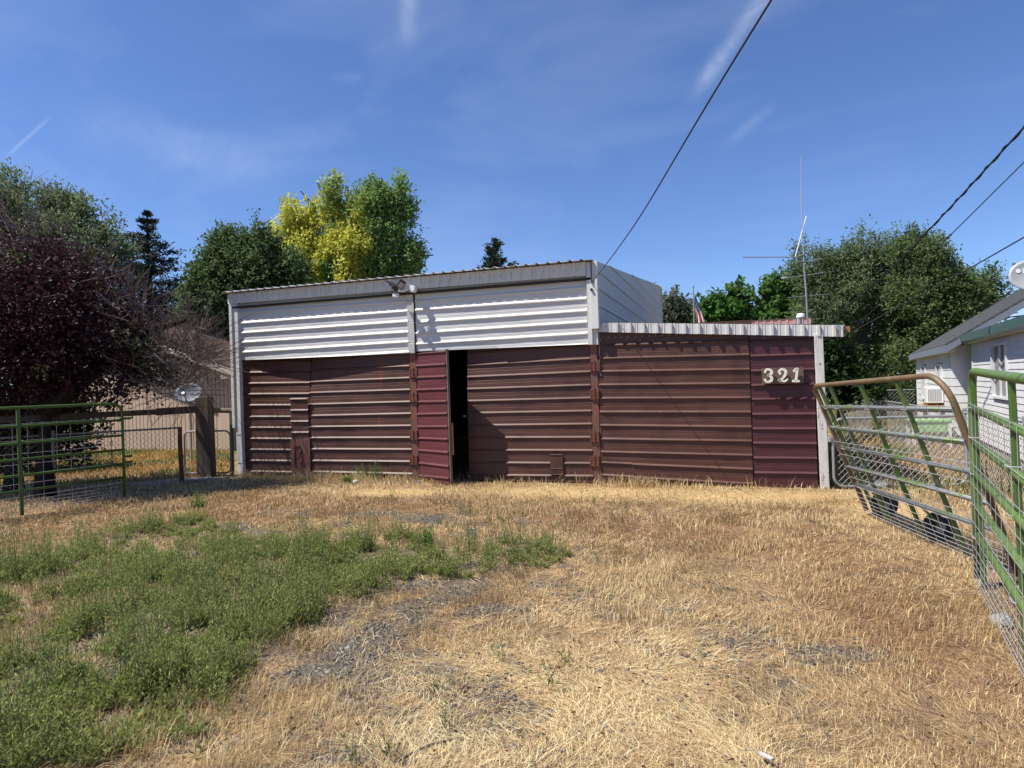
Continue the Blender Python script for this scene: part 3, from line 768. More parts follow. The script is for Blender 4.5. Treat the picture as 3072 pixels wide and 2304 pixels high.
# ------------------------------------------------------------------ floodlight on the fascia
fp = onY(1238, 866, FY - .1)
fl = thing('floodlight', 'black twin floodlight with white junction box on the barn fascia', 'floodlight', fp)
mb = MB(); mb.disc(fp + Vector((.04, -.06, -.02)), (0, 1, 0), .065, .13, 20); mb.build('junction_box', M_whitep, fl, bevel=.006)
mb = MB(); mb.tube([fp + Vector((.0, -.1, .0)), fp + Vector((-.1, -.16, -.06)), fp + Vector((-.22, -.18, -.05))], .018, 8)
mb.tube([fp + Vector((.0, -.1, .02)), fp + Vector((-.06, -.15, .1)), fp + Vector((-.14, -.2, .1))], .016, 8); mb.build('bracket', M_whitep, fl)
for (dx, dy, dz, nx, ny, nz, w, h) in ((-.13, -.22, .06, .35, -.75, -.55, .17, .14), (-.3, -.2, .03, -.75, -.2, -.65, .18, .16)):
    c = fp + Vector((dx, dy, dz)); nrm = Vector((nx, ny, nz)).normalized(); sd = nrm.orthogonal().normalized()
    u_ = nrm.cross(sd)
    mb = MB()
    def lp(a, b_, d_): return c + sd * a + u_ * b_ + nrm * d_
    mb.hexa([lp(-w / 2, -h / 2, 0), lp(w / 2, -h / 2, 0), lp(w / 2, h / 2, 0), lp(-w / 2, h / 2, 0), lp(-w / 2.3, -h / 2.3, .03), lp(w / 2.3, -h / 2.3, .03), lp(w / 2.3, h / 2.3, .03), lp(-w / 2.3, h / 2.3, .03)])
    for i in range(5):
        q = lerp(-w / 2.4, w / 2.4, i / 4)
        mb.hexa([lp(q - .005, -h / 2.4, -.045), lp(q + .005, -h / 2.4, -.045), lp(q + .005, h / 2.4, -.045), lp(q - .005, h / 2.4, -.045), lp(q - .005, -h / 2.4, 0), lp(q + .005, -h / 2.4, 0), lp(q + .005, h / 2.4, 0), lp(q - .005, h / 2.4, 0)])
    hd = mb.build('lamp_head', M_blackp, fl)
    mb = MB(); mb.hexa([lp(-w / 3, -h / 3, .031), lp(w / 3, -h / 3, .031), lp(w / 3, h / 3, .031), lp(-w / 3, h / 3, .031), lp(-w / 3, -h / 3, .036), lp(w / 3, -h / 3, .036), lp(w / 3, h / 3, .036), lp(-w / 3, h / 3, .036)])
    mb.build('lens', M_greyp, hd)
mb = MB(); c = fp + Vector((-.27, -.17, -.13)); mb.box(c.x - .05, c.x + .05, c.y - .04, c.y + .04, c.z - .03, c.z + .035); mb.build('sensor', M_whitep, fl, bevel=.008)
mb = MB(); c = fp + Vector((-.42, -.2, .08)); mb.hexa([c + Vector((-.02, -.09, .07)), c + Vector((0, -.09, .075)), c + Vector((0, .09, .075)), c + Vector((-.02, .09, .07)), c + Vector((.17, -.09, -.06)), c + Vector((.185, -.09, -.05)), c + Vector((.185, .09, -.05)), c + Vector((.17, .09, -.06))])
mb.build('solar_plate', M_blackp, fl)

# ------------------------------------------------------------------ tube gates with wire mesh
def make_gate(name, label, BL, BR, TL, TR, length, mats, uprights, wheels=(), hinge_tabs=False, chain=False, group=None, back=1, r=.026, bend=(.17, .17), wr=.003):
    m_top, m_up, m_rail = mats
    root = thing(name, label, 'gate', (BL + BR) / 2, group)
    P = lambda a, b, o=0: (BL * (1 - a) + BR * a) * (1 - b) + (TL * (1 - a) + TR * a) * b + nv * o
    nv = (BR - BL).cross(TL - BL).normalized() * back
    H = (TL - BL).length; R, RB = bend[0] / length, bend[0] / H; R2, RB2 = bend[1] / length, bend[1] / H
    arc = [i / 6 * math.pi / 2 for i in range(7)]
    mb = MB()
    pts = [P(0, .02), P(0, .5)] + [P(R * (1 - math.cos(t)), 1 - RB * (1 - math.sin(t))) for t in arc] + [P(.25, 1), P(.5, 1), P(.75, 1)]
    pts += [P(1 - R2 * (1 - math.sin(t)), 1 - RB2 * (1 - math.cos(t))) for t in arc] + [P(1, .5), P(1, .02)]
    mb.tube(pts, r, 12)
    mb.build('frame', m_top, root, smooth=True)
    for b in (.825, .665, .515, .365, .225):
        mb = MB(); mb.tube([P(0, b), P(.5, b + .004), P(1, b)], r * .9, 10); mb.build('rail', m_rail, root, smooth=True)
    for a in uprights:
        mb = MB(); mb.beam(P(a, .0, .028), P(a, .985, .0), .05, .035, nv); mb.build('upright', m_up, root, bevel=.006)
    mb = MB()
    hz = [.015, .04, .068, .098, .13, .17, .22, .29, .375, .47, .57, .69, .85]
    for b in hz: mb.tube([P(-.005, b, -.03), P(.33, b + random.uniform(-.003, .003), -.03), P(.66, b + random.uniform(-.003, .003), -.03), P(1.005, b, -.03)], wr, 5)
    nvt = int(length / .2)
    for i in range(nvt + 1): mb.tube([P(i / nvt, .005, -.034), P(i / nvt, .86, -.034)], wr * .93, 5)
    mb.build('wire_mesh', M_wire, root)
    for a in uprights:
        for b in (.22, .52, .69, .83):
            mb = MB(); c0 = P(a, b, -.01); dd = (BR - BL).normalized() * .045
            mb.tube([c0 - dd - nv * .028, c0 + dd - nv * .028, c0 + dd * 1.1 + nv * .035, c0 + dd * .4 + nv * .05], .004, 5); mb.build('wire_tie', M_wire, root)
    for a in wheels:
        mb = MB(); c = P(a, 0, .12); c.z = .165
        ax = (BR - BL).normalized()
        mb.disc(c, ax, .16, .06, 28); w = mb.build('wheel', M_rubber, root, smooth=False)
        mb = MB(); mb.disc(c + ax * .0, ax, .05, .085, 14); mb.build('hub', M_greyp, w)
        mb = MB(); mb.beam(c + ax * .05, P(a + .02, .225, .02), .03, .02); mb.build('wheel_bracket', m_up, root)
    if hinge_tabs:
        for b in (.90, .84, .44, .38):
            mb = MB(); dd = (BR - BL).normalized(); mb.beam(P(1, b) + dd * .02, P(1, b) + dd * .15, .012, .04); mb.build('hinge_tab', m_up, root)
    if chain:
        mb = MB()
        for i in range(11):
            c = P(1 - .055, .80 - i * .042, -.05); t = .022 if i % 2 else .010; s = .010 if i % 2 else .022
            dd = (BR - BL).normalized(); pts = [c + dd * (t * math.cos(k / 8 * 2 * math.pi)) - nv * (s * math.cos(k / 8 * 2 * math.pi)) + Vector((0, 0, .042 * math.sin(k / 8 * 2 * math.pi))) for k in range(9)]
            mb.tube(pts, .006, 5)
        mb.build('chain', M_rust, root)
    return root
b0, b1 = cw(-6.73, 11.2, .03), cw(-8.29, 8.63, .03)
gl = make_gate('tube_gate', 'green tube gate with wire mesh in the plum tree shade', b1, b0, b1 + Vector((0, 0, 1.64)), b0 + Vector((0, 0, 1.64)), 3.0, (M_green_shade, M_green_shade, M_green_shade),
               (.49, .03), hinge_tabs=True, chain=True, back=1, r=.023)
g1 = make_gate('tube_gate', 'leaning tube gate with rusty top bar and two black wheels', cw(4.47, 8.26, .03), cw(4.17, 5.4, .05), cw(3.83, 8.26, 1.66), cw(3.62, 5.45, 1.77), 3.0,
               (M_rusttop, M_green2, M_worn), (.06, .17, .45, .72), wheels=(.07, .50), back=-1, r=.027, bend=(.12, .28))
q0, q1 = cw(3.80, 5.36, .05), cw(2.34, 2.70, .03)
g2 = make_gate('tube_gate', 'upright green tube gate nearest to the camera', q0, q1, cw(3.79, 5.36, 1.79), cw(2.33, 2.70, 1.72), 3.07, (M_green2, M_green_shade, M_green2), (.02, .56), back=-1, r=.031, wr=.0021)  # uprights darker than the rails: their shaded side is painted in

# ------------------------------------------------------------------ chain-link fences
def chain_link(mb, p0, p1, z0, z1, pitch=.055, r=.0016):
    p0, p1 = Vector(p0), Vector(p1); L = (Vector((p1.x, p1.y, 0)) - Vector((p0.x, p0.y, 0))).length; H = z1 - z0
    def pt(a, h): q = p0.lerp(p1, a / L); return Vector((q.x, q.y, z0 + h))
    k = -H
    while k < L:
        for sgn in (1, -1):
            a0, h0, a1, h1 = (k, 0, k + H, H) if sgn > 0 else (k + H, 0, k, H)
            # clip to 0..L
            pts = []
            for (aa, hh, ab, hb) in ((a0, h0, a1, h1),):
                t0, t1 = 0.0, 1.0; d = ab - aa
                for bound, s_ in ((0, 1), (L, -1)):
                    f0, f1 = s_ * (aa - bound), s_ * (ab - bound)
                    if f0 < 0 and f1 < 0: t0, t1 = 1, 0
                    elif f0 < 0: t0 = max(t0, f0 / (f0 - f1))
                    elif f1 < 0: t1 = min(t1, f0 / (f0 - f1))
                if t1 > t0 + 1e-4: pts = [pt(lerp(aa, ab, t0), lerp(hh, hb, t0)), pt(lerp(aa, ab, t1), lerp(hh, hb, t1))]
            if pts: mb.tube(pts, r, 3, cap=False)
        k += pitch * 1.414 / 1.0
def cl_fence(name, label, P, H, posts, m_pipe, m_wire, pitch=.055, r=.0016, z0=.03, rail=True, rr=.02, sag=None):
    root = thing(name, label, 'fence', P[0])
    mb = MB()
    for a, b in zip(P[:-1], P[1:]): chain_link(mb, a, b, z0, H - .02, pitch, r)
    mb.build('wire_mesh', m_wire, root)
    if rail:
        mb = MB(); mb.tube([p + Vector((0, 0, H)) for p in P], rr, 8); mb.build('top_rail', m_pipe, root)
    for p in posts:
        mb = MB(); mb.tube([p, p + Vector((0, 0, H + .05))], .028, 10); mb.disc(p + Vector((0, 0, H + .06)), (0, 0, 1), .034, .04, 12); mb.build('post', m_pipe, root)
    return root
lf = [gnd(548, 1441), gnd(163, 1478), gnd(-300, 1530)]
cl_fence('chain_link_fence', 'dark chain-link fence behind the green gate and plum trunks', lf, 1.1, [lf[1]], M_wired, M_wired, pitch=.075, r=.0028)
# left walk gate between dark post and barn
pA, pB = gnd(556, 1430), gnd(694, 1428)
wg = thing('chain_link_gate', 'small chain-link walk gate with rounded frame beside the barn corner', 'gate', pA)
def frame_loop(mb, a, b, z0, z1, rad, r):
    d = (b - a); d.z = 0; L = d.length; d.normalize(); pts = []
    for cx, cz, st in ((L - rad, z1 - rad, 0), (rad, z1 - rad, 1), (rad, z0 + rad, 2), (L - rad, z0 + rad, 3)):
        for k in range(6):
            t = (st + k / 5) * math.pi / 2
            q = a + d * (cx + rad * math.cos(t)); pts.append(Vector((q.x, q.y, cz + rad * math.sin(t))))
    pts.append(pts[0]); mb.tube(pts, r, 8, cap=False)
mb = MB(); frame_loop(mb, pA, pB, .07, .98, .12, .019); mb.build('frame', M_wired, wg, smooth=True)
mb = MB(); chain_link(mb, pA + (pB - pA) * .03, pB - (pB - pA) * .03, .09, .96, .075, .0026); mb.build('wire_mesh', M_wired, wg)
mb = MB(); c = pA.lerp(pB, .5)
mb.tube([c + (pB - pA).normalized() * (i * .035) + Vector((0, 0, 1.0 + .05 * (i % 2) + (0.02 if i == 3 else 0))) for i in range(8)], .005, 5); mb.build('loose_wire', M_wire, wg)
gp = gnd(546, 1450)
mb = MB(); mb.tube([gp, gp + Vector((-.02, 0, .9)), gp + Vector((-.01, 0, 1.13))], [.045, .042, .04], 10); tag(mb.build('gate_post', M_rust), 'dark rusty post at the left of the small walk gate', 'post')
gp2 = gnd(699, 1432)
mb = MB(); mb.tube([gp2, gp2 + Vector((0, 0, 1.12))], .035, 10); tag(mb.build('gate_post', M_blackp), 'black pipe post against the white barn corner', 'post')
# wooden rail fence with big tie post
tc0 = gnd(619, 1432)
rf = thing('rail_fence', 'wooden rail fence with one thick square post', 'fence', tc0)
w = .155
mb = MB(); dx = lvl(1, 0, 0); dz = lvl(0, 0, 1)
hp = lambda a, b, h: tc0 + dx * a + dz * b + Vector((0, 0, h))
mb.hexa([hp(-w, -.12, 0), hp(w * 1.05, -.12, 0), hp(w * 1.05, .14, 0), hp(-w, .14, 0), hp(-w * .93, -.12, 1.71), hp(w * .93, -.12, 1.74), hp(w * .93, .14, 1.73), hp(-w * .93, .14, 1.70)])
mb.build('post', M_tie, rf, bevel=.015)
ra = at(700, 1232, 14.1); rb = at(540, 1228, 14.0); rc = at(400, 1233, 13.4); rd = at(-200, 1270, 10.5)
mb = MB(); mb.tube([ra, at(645, 1231, 14.05), rb], .055, 8); mb.build('rail', M_wood, rf)
mb = MB(); mb.beam(at(590, 1228, 13.8), at(468, 1236, 13.5), .05, .15); mb.build('rail', M_darkwood, rf)
mb = MB(); mb.beam(at(545, 1232, 13.75), rd, .05, .11); mb.build('rail', M_darkwood, rf)
mb = MB(); mb.beam(at(584, 1232, 13.95), at(612, 1262, 13.98), .05, .06); mb.build('brace', M_wood, rf)

# right: wide chain-link gate beside the lean-to, its post, and the yard fence
cA, cB = cw(4.99, 10.17), cw(6.97, 10.02)
cg = thing('chain_link_gate', 'wide chain-link gate with grey rounded frame behind the leaning gate', 'gate', cA)
mb = MB(); frame_loop(mb, cA, cB, .04, 1.1, .16, .022); mb.build('frame', M_galv, cg, smooth=True)
mb = MB(); chain_link(mb, cA + (cB - cA) * .02, cB - (cB - cA) * .02, .06, 1.08, .07, .0026); mb.build('wire_mesh', M_wire, cg)
mb = MB(); mb.disc(cA + Vector((-.04, 0, .78)), (0, 0, 1), .04, .08, 12); mb.build('hinge', M_galv, cg)
gp3 = gnd(2481, 1462)
mb = MB(); mb.tube([gp3, gp3 + Vector((0, 0, 1.5))], .035, 12); mb.disc(gp3 + Vector((0, 0, 1.5)), (0, 0, 1), .04, .05, 12); tag(mb.build('gate_post', M_galv), 'grey steel pipe post against the peeling white barn post', 'post')
yf = [cw(11.9, 24), cw(9.6, 17), cw(7.64, 11), cw(6.85, 8.7), cw(5.6, 5.2)]
cl_fence('chain_link_fence', 'grey chain-link yard fence running back in front of white house', yf, 1.08, [yf[1], yf[2], yf[3]], M_galv, M_wired, pitch=.065, r=.0024)
bf = [cw(12.2, 24.4), cw(14.6, 23.6)]
cl_fence('chain_link_fence', 'far chain-link fence in front of the red flowering bush', bf, 1.15, [bf[0]], M_galv, M_galv, pitch=.09, r=.003)

# ------------------------------------------------------------------ white house on the right
HD = (math.sin(math.radians(27)), math.cos(math.radians(27)))          # wall runs back along this
HP = (HD[1], -HD[0])
def hw(t, s, h): return cw(13.72 - HD[0] * t + HP[0] * s, 22 - HD[1] * t + HP[1] * s, h)   # t towards camera, s into the house
house = thing('white_house', 'white clapboard house with grey shingle roof and teal gutter', 'house', hw(6, 2, 0))
def clap(name, t0, t1, s0, s1, z0, z1f, step, parent, holes=(), lap=.014, m=None):
    """lapped boards from point (t0,s0) to (t1,s1), z1f = top height at each end; holes = (f0,f1,z0,z1) in fraction along."""
    mb = MB(); z = z0
    out = (hw(t1, s1, 0) - hw(t0, s0, 0)); out = Vector((out.y, -out.x, 0)).normalized()
    if out.dot(Vector((0, 0, 0)) - hw(t0, s0, 0)) < 0: out = -out
    zm = max(z1f)
    while z < zm - .01:
        zt_ = min(z + step, zm)
        cuts = sorted({0.0, 1.0} | {f for h in holes if h[2] < zt_ and h[3] > z for f in h[:2]})
        for f0, f1 in zip(cuts[:-1], cuts[1:]):
            if any(h[0] <= f0 + 1e-6 and h[1] >= f1 - 1e-6 and h[2] < (z + zt_) / 2 < h[3] for h in holes): continue
            q = lambda f, zz, o: hw(lerp(t0, t1, f), lerp(s0, s1, f), zz) + out * o
            if abs(z1f[1] - z1f[0]) > .01: f0 = max(f0, (z - z1f[0]) / (z1f[1] - z1f[0]))
            if f0 >= f1 - 1e-3: continue
            ztl, ztr = min(zt_, lerp(z1f[0], z1f[1], f0)), min(zt_, lerp(z1f[0], z1f[1], f1))
            ztl, ztr = max(ztl, z), max(ztr, z)
            mb.hexa([q(f0, z, -.05), q(f1, z, -.05), q(f1, z, lap), q(f0, z, lap), q(f0, ztl, -.05), q(f1, ztr, -.05), q(f1, ztr, .003), q(f0, ztl, .003)])
        z += step
    return mb.build(name, m or M_siding, parent)
# rear wing: long wall facing the yard + gable end facing the camera
EZ = 2.42
clap('wall', 0, 7.8, 0, 0, .3, (EZ, EZ), .19, house, holes=((.21, .36, .95, 1.98), (.68, .82, .95, 1.98)))
clap('wall', 7.8, 7.8, 0, 3.2, .3, (EZ - .04, EZ - .04), .19, house)
clap('gable', 7.8, 7.8, 0, 3.2, EZ - .04, (EZ - .04, EZ - .04 + 3.2 * .63), .19, house, m=M_bluegrey)  # white gable made blue-grey: shadow of the rake overhang put into its colour
mb = MB(); mb.hexa([hw(0, 0, 0), hw(7.8, 0, 0), hw(7.8, 6.4, 0), hw(0, 6.4, 0), hw(0, .03, .32), hw(7.77, .03, .32), hw(7.77, 6.4, .32), hw(0, 6.4, .32)]); mb.build('foundation', M_concrete, house)
PM = .63
rz = lambda s: 2.40 + (s + .17) * PM
def roofslab(name, t0, t1, s0, s1, zf, th, m, parent):
    mb = MB(); n = 22
    # stepped courses so shingle rows show
    for i in range(n):
        a, b = lerp(s0, s1, i / n), lerp(s0, s1, (i + 1) / n)
        mb.hexa([hw(t0, a, zf(a) - th), hw(t1, a, zf(a) - th), hw(t1, b, zf(b) - th), hw(t0, b, zf(b) - th), hw(t0, a, zf(a) + .012), hw(t1, a, zf(a) + .012), hw(t1, b, zf(b)), hw(t0, b, zf(b))])
    return mb.build(name, m, parent)
roofslab('roof', -.5, 8.35, -.17, 3.2, rz, .05, M_shingle, house)
roofslab('roof', -.5, 8.35, 3.21, 6.9, lambda s: rz(3.2) - (s - 3.2) * PM, .05, M_shingle, house)
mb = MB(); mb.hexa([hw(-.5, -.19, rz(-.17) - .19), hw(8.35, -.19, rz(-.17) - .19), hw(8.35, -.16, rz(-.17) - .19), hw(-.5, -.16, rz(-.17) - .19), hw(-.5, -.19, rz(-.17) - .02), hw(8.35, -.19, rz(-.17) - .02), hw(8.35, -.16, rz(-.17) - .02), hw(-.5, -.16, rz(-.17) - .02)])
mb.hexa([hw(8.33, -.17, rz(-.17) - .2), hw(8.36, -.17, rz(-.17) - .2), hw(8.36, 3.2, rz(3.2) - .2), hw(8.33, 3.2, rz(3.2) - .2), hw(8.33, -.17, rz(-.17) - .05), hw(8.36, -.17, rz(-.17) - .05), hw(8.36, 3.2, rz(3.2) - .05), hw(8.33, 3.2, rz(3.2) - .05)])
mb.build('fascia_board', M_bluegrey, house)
mb = MB(); mb.hexa([hw(-.4, -.16, EZ - .2), hw(8.3, -.16, EZ - .2), hw(8.3, 0.02, EZ - .2), hw(-.4, .02, EZ - .2), hw(-.4, -.16, EZ - .18), hw(8.3, -.16, EZ - .04), hw(8.3, .02, EZ - .04), hw(-.4, .02, EZ - .18)]); mb.build('soffit', M_soffit, house)
def window(t0, t1, s, z0, z1, parent, sash=.012):
    out = Vector((0, 0, 0)); q = hw(0, -1, 0) - hw(0, 0, 0)
    P_ = lambda t, z, o: hw(t, s, z) + q * o
    mb = MB()
    for (a, b, c, d) in ((t0, t0 + .045, z0, z1), (t1 - .045, t1, z0, z1), (t0 + .045, t1 - .045, z1 - .045, z1), (t0 + .045, t1 - .045, z0, z0 + .045)):
        mb.hexa([P_(a, c, -.04), P_(b, c, -.04), P_(b, c, .05), P_(a, c, .05), P_(a, d, -.04), P_(b, d, -.04), P_(b, d, .05), P_(a, d, .05)])
    o = mb.build('window', M_siding, parent)
    mb = MB(); mb.hexa([P_(t0 + .06, z0 + .05, -.03), P_(t1 - .06, z0 + .05, -.03), P_(t1 - .06, z0 + .05, -.01), P_(t0 + .06, z0 + .05, -.01), P_(t0 + .06, z1 - .05, -.03), P_(t1 - .06, z1 - .05, -.03), P_(t1 - .06, z1 - .05, -.01), P_(t0 + .06, z1 - .05, -.01)])
    mb.build('pane', M_glass, o)
    mb = MB(); m_ = (t0 + t1) / 2; mb.hexa([P_(m_ - sash, z0 + .05, -.008), P_(m_ + sash, z0 + .05, -.008), P_(m_ + sash, z0 + .05, .03), P_(m_ - sash, z0 + .05, .03), P_(m_ - sash, z1 - .05, -.008), P_(m_ + sash, z1 - .05, -.008), P_(m_ + sash, z1 - .05, .03), P_(m_ - sash, z1 - .05, .03)])
    mb.build('sash', M_siding, o)
    return o
window(1.64, 2.81, 0, .95, 1.98, house); window(5.3, 6.4, 0, .95, 1.98, house)
# front wing: higher eave, teal gutter
S0 = .36; T0 = 8.2; T1 = 19.0; E2 = 2.52
clap('wall', T0, T1, S0, S0, .3, (E2 - .12, E2 - .12), .115, house, holes=((.205, .325, 1.25, 2.28),))
clap('wall', T1 - .03, T1 - .03, S0 + .06, 6.0, .3, (E2 - .12, E2 - .12), .115, house)
clap('wall', T0, T0, S0, 3.6, .3, (E2 - .12, E2 - .12), .115, house)
window(T0 + .205 * (T1 - T0), T0 + .325 * (T1 - T0), S0, 1.25, 2.28, house)
mb = MB(); mb.hexa([hw(T0, S0, 0), hw(T1, S0, 0), hw(T1, 6, 0), hw(T0, 6, 0), hw(T0, S0 + .03, .32), hw(T1, S0 + .03, .32), hw(T1, 6, .32), hw(T0, 6, .32)]); mb.build('foundation', M_concrete, house)
mb = MB(); e0 = S0 - .24
mb.hexa([hw(T0 - .5, e0, E2 - .09), hw(T1, e0, E2 - .09), hw(T1, e0 + .11, E2 - .12), hw(T0 - .5, e0 + .11, E2 - .12), hw(T0 - .5, e0 - .02, E2 + .05), hw(T1, e0 - .02, E2 + .05), hw(T1, e0 + .11, E2 + .05), hw(T0 - .5, e0 + .11, E2 + .05)])
mb.build('gutter', M_teal, house)
mb = MB(); mb.hexa([hw(T0 - .45, e0 + .112, E2 - .13), hw(T1, e0 + .112, E2 - .13), hw(T1, S0 + .03, E2 - .13), hw(T0 - .45, S0 + .03, E2 - .13), hw(T0 - .45, e0 + .112, E2 - .11), hw(T1, e0 + .112, E2 - .11), hw(T1, S0 + .03, E2 - .11), hw(T0 - .45, S0 + .03, E2 - .11)]); mb.build('soffit', M_soffit, house)
roofslab('roof', T0 - .5, T1 + .3, e0 + .02, 2.6, lambda s: E2 + .05 + (s - e0) * .10, .05, M_shingle, house)
roofslab('roof', 8.4, T1 + .3, 2.61, 6.6, lambda s: E2 + .05 + (2.6 - e0) * .10 + (s - 2.6) * .03, .05, M_shingle, house)
mb = MB(); mb.hexa([hw(T0 - .01, S0 - .03, .3), hw(T0 + .09, S0 - .03, .3), hw(T0 + .09, S0 + .03, .3), hw(T0 - .01, S0 + .03, .3), hw(T0 - .01, S0 - .03, E2 - .12), hw(T0 + .09, S0 - .03, E2 - .12), hw(T0 + .09, S0 + .03, E2 - .12), hw(T0 - .01, S0 + .03, E2 - .12)])
mb.hexa([hw(-.03, -.03, .3), hw(.07, -.03, .3), hw(.07, .03, .3), hw(-.03, .03, .3), hw(-.03, -.03, EZ), hw(.07, -.03, EZ), hw(.07, .03, EZ), hw(-.03, .03, EZ)])
mb.build('corner_board', M_trim, house)
# window air conditioner on its shelf
acp = hw(6.25, -.02, 1.0)
ac = thing('air_conditioner', 'white window air conditioner on a plank shelf', 'air conditioner', acp)
mb = MB(); q = lambda t, s, h: hw(6.25 + t, -.02 + s, 1.0 + h)
mb.hexa([q(-.32, -.36, .0), q(.3, -.36, 0), q(.3, 0, 0), q(-.32, 0, 0), q(-.32, -.36, .4), q(.3, -.36, .4), q(.3, 0, .4), q(-.32, 0, .4)]); bd = mb.build('body', M_whitep, ac, bevel=.015)
mb = MB()
for i in range(8): mb.hexa([q(.302, -.33 + .037 * i, .05), q(.308, -.33 + .037 * i, .05), q(.308, -.312 + .037 * i, .05), q(.302, -.312 + .037 * i, .05), q(.302, -.33 + .037 * i, .35), q(.308, -.33 + .037 * i, .35), q(.308, -.312 + .037 * i, .35), q(.302, -.312 + .037 * i, .35)])
mb.build('grille', M_greyp, ac)
mb = MB(); mb.hexa([q(-.5, -.5, -.12), q(.45, -.5, -.12), q(.45, .0, -.12), q(-.5, .0, -.12), q(-.5, -.5, -.06), q(.45, -.5, -.06), q(.45, 0, -.06), q(-.5, 0, -.06)])
mb.beam(q(.3, -.4, -.12), q(.3, -.4, -1.0), .08, .08, (1, 0, 0)); mb.beam(q(0, -.4, -.03), q(0, -.1, -.03), .3, .06); mb.build('shelf', M_plank, ac)
# satellite dish on the house roof
def make_dish(name, label, c, nrm, r, ax_ratio, pole_to, m, mark=False, back=False):
    root = thing(name, label, 'satellite dish', pole_to)
    nrm = Vector(nrm).normalized(); a = Vector((0, 0, 1)).cross(nrm).normalized(); b = nrm.cross(a)
    mb = MB(); vs, fs = [], []; N, K = 36, 6
    for lay in (0, -.014):
        for k in range(K + 1):
            for j in range(N):
                t = 2 * math.pi * j / N; rr = k / K
                vs.append(c + a * (r * ax_ratio * rr * math.cos(t)) + b * (r * rr * math.sin(t)) + nrm * (lay + .17 * r * rr * rr))
    for lay in range(2):
        o_ = lay * (K + 1) * N
        for k in range(K):
            for j in range(N):
                q_ = (j + 1) % N; f = (o_ + k * N + j, o_ + k * N + q_, o_ + (k + 1) * N + q_, o_ + (k + 1) * N + j)
                fs.append(f if lay == 0 else f[::-1])
    for j in range(N):
        q_ = (j + 1) % N; fs.append((K * N + j, K * N + q_, (2 * K + 1) * N + q_, (2 * K + 1) * N + j))
    mb.add(vs, fs); rd_ = mb.build('reflector', m, root, smooth=True)
    mb = MB(); bot = c - b * r + nrm * .17 * r; mb.tube([c - nrm * .06 - b * r * .2, pole_to], .03, 10); mb.build('mast', M_greyp, root)
    mb = MB(); foc = c + nrm * r * 1.2 - b * r * .55; mb.tube([bot, foc], .02, 8); mb.tube([foc - nrm * .02, foc + nrm * .06 + b * .03], .05, 10); mb.build('feed_arm', M_greyp, root)
    if mark:
        mb = MB(); p = c + b * r * .40 - a * r * ax_ratio * .0
        f = lambda x, y, o=.012: c + a * x + b * y + nrm * (.17 * r * ((x / (r * ax_ratio)) ** 2 + (y / r) ** 2) + o)
        x0 = mark
        vs = [f(x0 + .045 * math.cos(t), r * .35 + .045 * math.sin(t)) for t in [k / 14 * 2 * math.pi for k in range(14)]]; mb.add(vs, [tuple(range(14))])
        # letter D beside the round mark
        pts = [(0, 0), (0, .1), (.04, .1), (.065, .08), (.075, .05), (.065, .02), (.04, 0)]
        inn = [(.02, .02), (.02, .08), (.037, .08), (.05, .067), (.056, .05), (.05, .033), (.037, .02)]
        xx = x0 + .07
        vs = [f(xx + x, r * .35 - .05 + y, .013) for x, y in pts] + [f(xx + x, r * .35 - .05 + y, .013) for x, y in inn]
        n_p = len(pts); mb.add(vs, [(i, (i + 1) % n_p, n_p + (i + 1) % n_p, n_p + i) for i in range(n_p)])
        mb.build('logo', M_whitep, root)
    return root
dc = at(3094, 828, 12.4)
dsh = make_dish('satellite_dish', 'grey satellite dish with pale round mark on the shingle roof', dc, cw(0, 0, 0) - cw(.45, 1.0, -.30), .32, 1.15, Vector((dc.x + .05, dc.y + .1, rz(0) + .95)) , M_dish, mark=-.2)

# ------------------------------------------------------------------ tan house on the left
tan_z = 20.4
th = thing('tan_house', 'tan vertical-board house with brown shingle roof behind the plum tree', 'house', gnd(430, 1352))
A_, B_ = gnd(60, 1352), gnd(704, 1351)
dT = (B_ - A_); LT = dT.length; dT.normalize(); nT = Vector((dT.y, -dT.x, 0)); 
tp_ = lambda a, o, h: A_ + dT * a + nT * o + Vector((0, 0, h))
def frac(u):
    r = ray(u, 1200); k = nT.dot(A_) / nT.dot(r); p = r * k
    return (Vector((p.x, p.y, 0)) - A_).dot(dT)
aR = frac(700); aP = frac(250); eR = 2.55; eP = 4.55
mb = MB(); step = .15; a = 0
eave = lambda a: eP + (eR - eP) * max(0, (a - aP)) / (aR - aP) if a > aP else eP - (aP - a) * (eP - eR) / (aR - aP)
while a < aR:
    b = min(a + step, aR)
    mb.hexa([tp_(a, 0, 0), tp_(b - .025, 0, 0), tp_(b - .025, -.1, 0), tp_(a, -.1, 0), tp_(a, 0, eave(a)), tp_(b - .025, 0, eave(b)), tp_(b - .025, -.1, eave(b)), tp_(a, -.1, eave(a))])
    a = b
mb.hexa([tp_(0, -.02, 0), tp_(aR, -.02, 0), tp_(aR, -.12, 0), tp_(0, -.12, 0), tp_(0, -.02, eave(0)), tp_(aR, -.02, eR), tp_(aR, -.12, eR), tp_(0, -.12, eave(0))])
mb.hexa([tp_(aR - .1, -.1, 0), tp_(aR, -.1, 0), tp_(aR, -6, 0), tp_(aR - .1, -6, 0), tp_(aR - .1, -.1, eR), tp_(aR, -.1, eR), tp_(aR, -6, eR), tp_(aR - .1, -6, eR)])
mb.build('wall', M_tan, th)
mb = MB(); sl = (eP - eR) / (aR - aP); aE = aR + .45; zE = eR - .45 * sl
mb.hexa([tp_(aP, .55, eP + .1), tp_(aE, .55, zE + .1), tp_(aE, -6.5, zE + .1), tp_(aP, -6.5, eP + .1), tp_(aP, .55, eP + .16), tp_(aE, .55, zE + .16), tp_(aE, -6.5, zE + .16), tp_(aP, -6.5, eP + .16)])
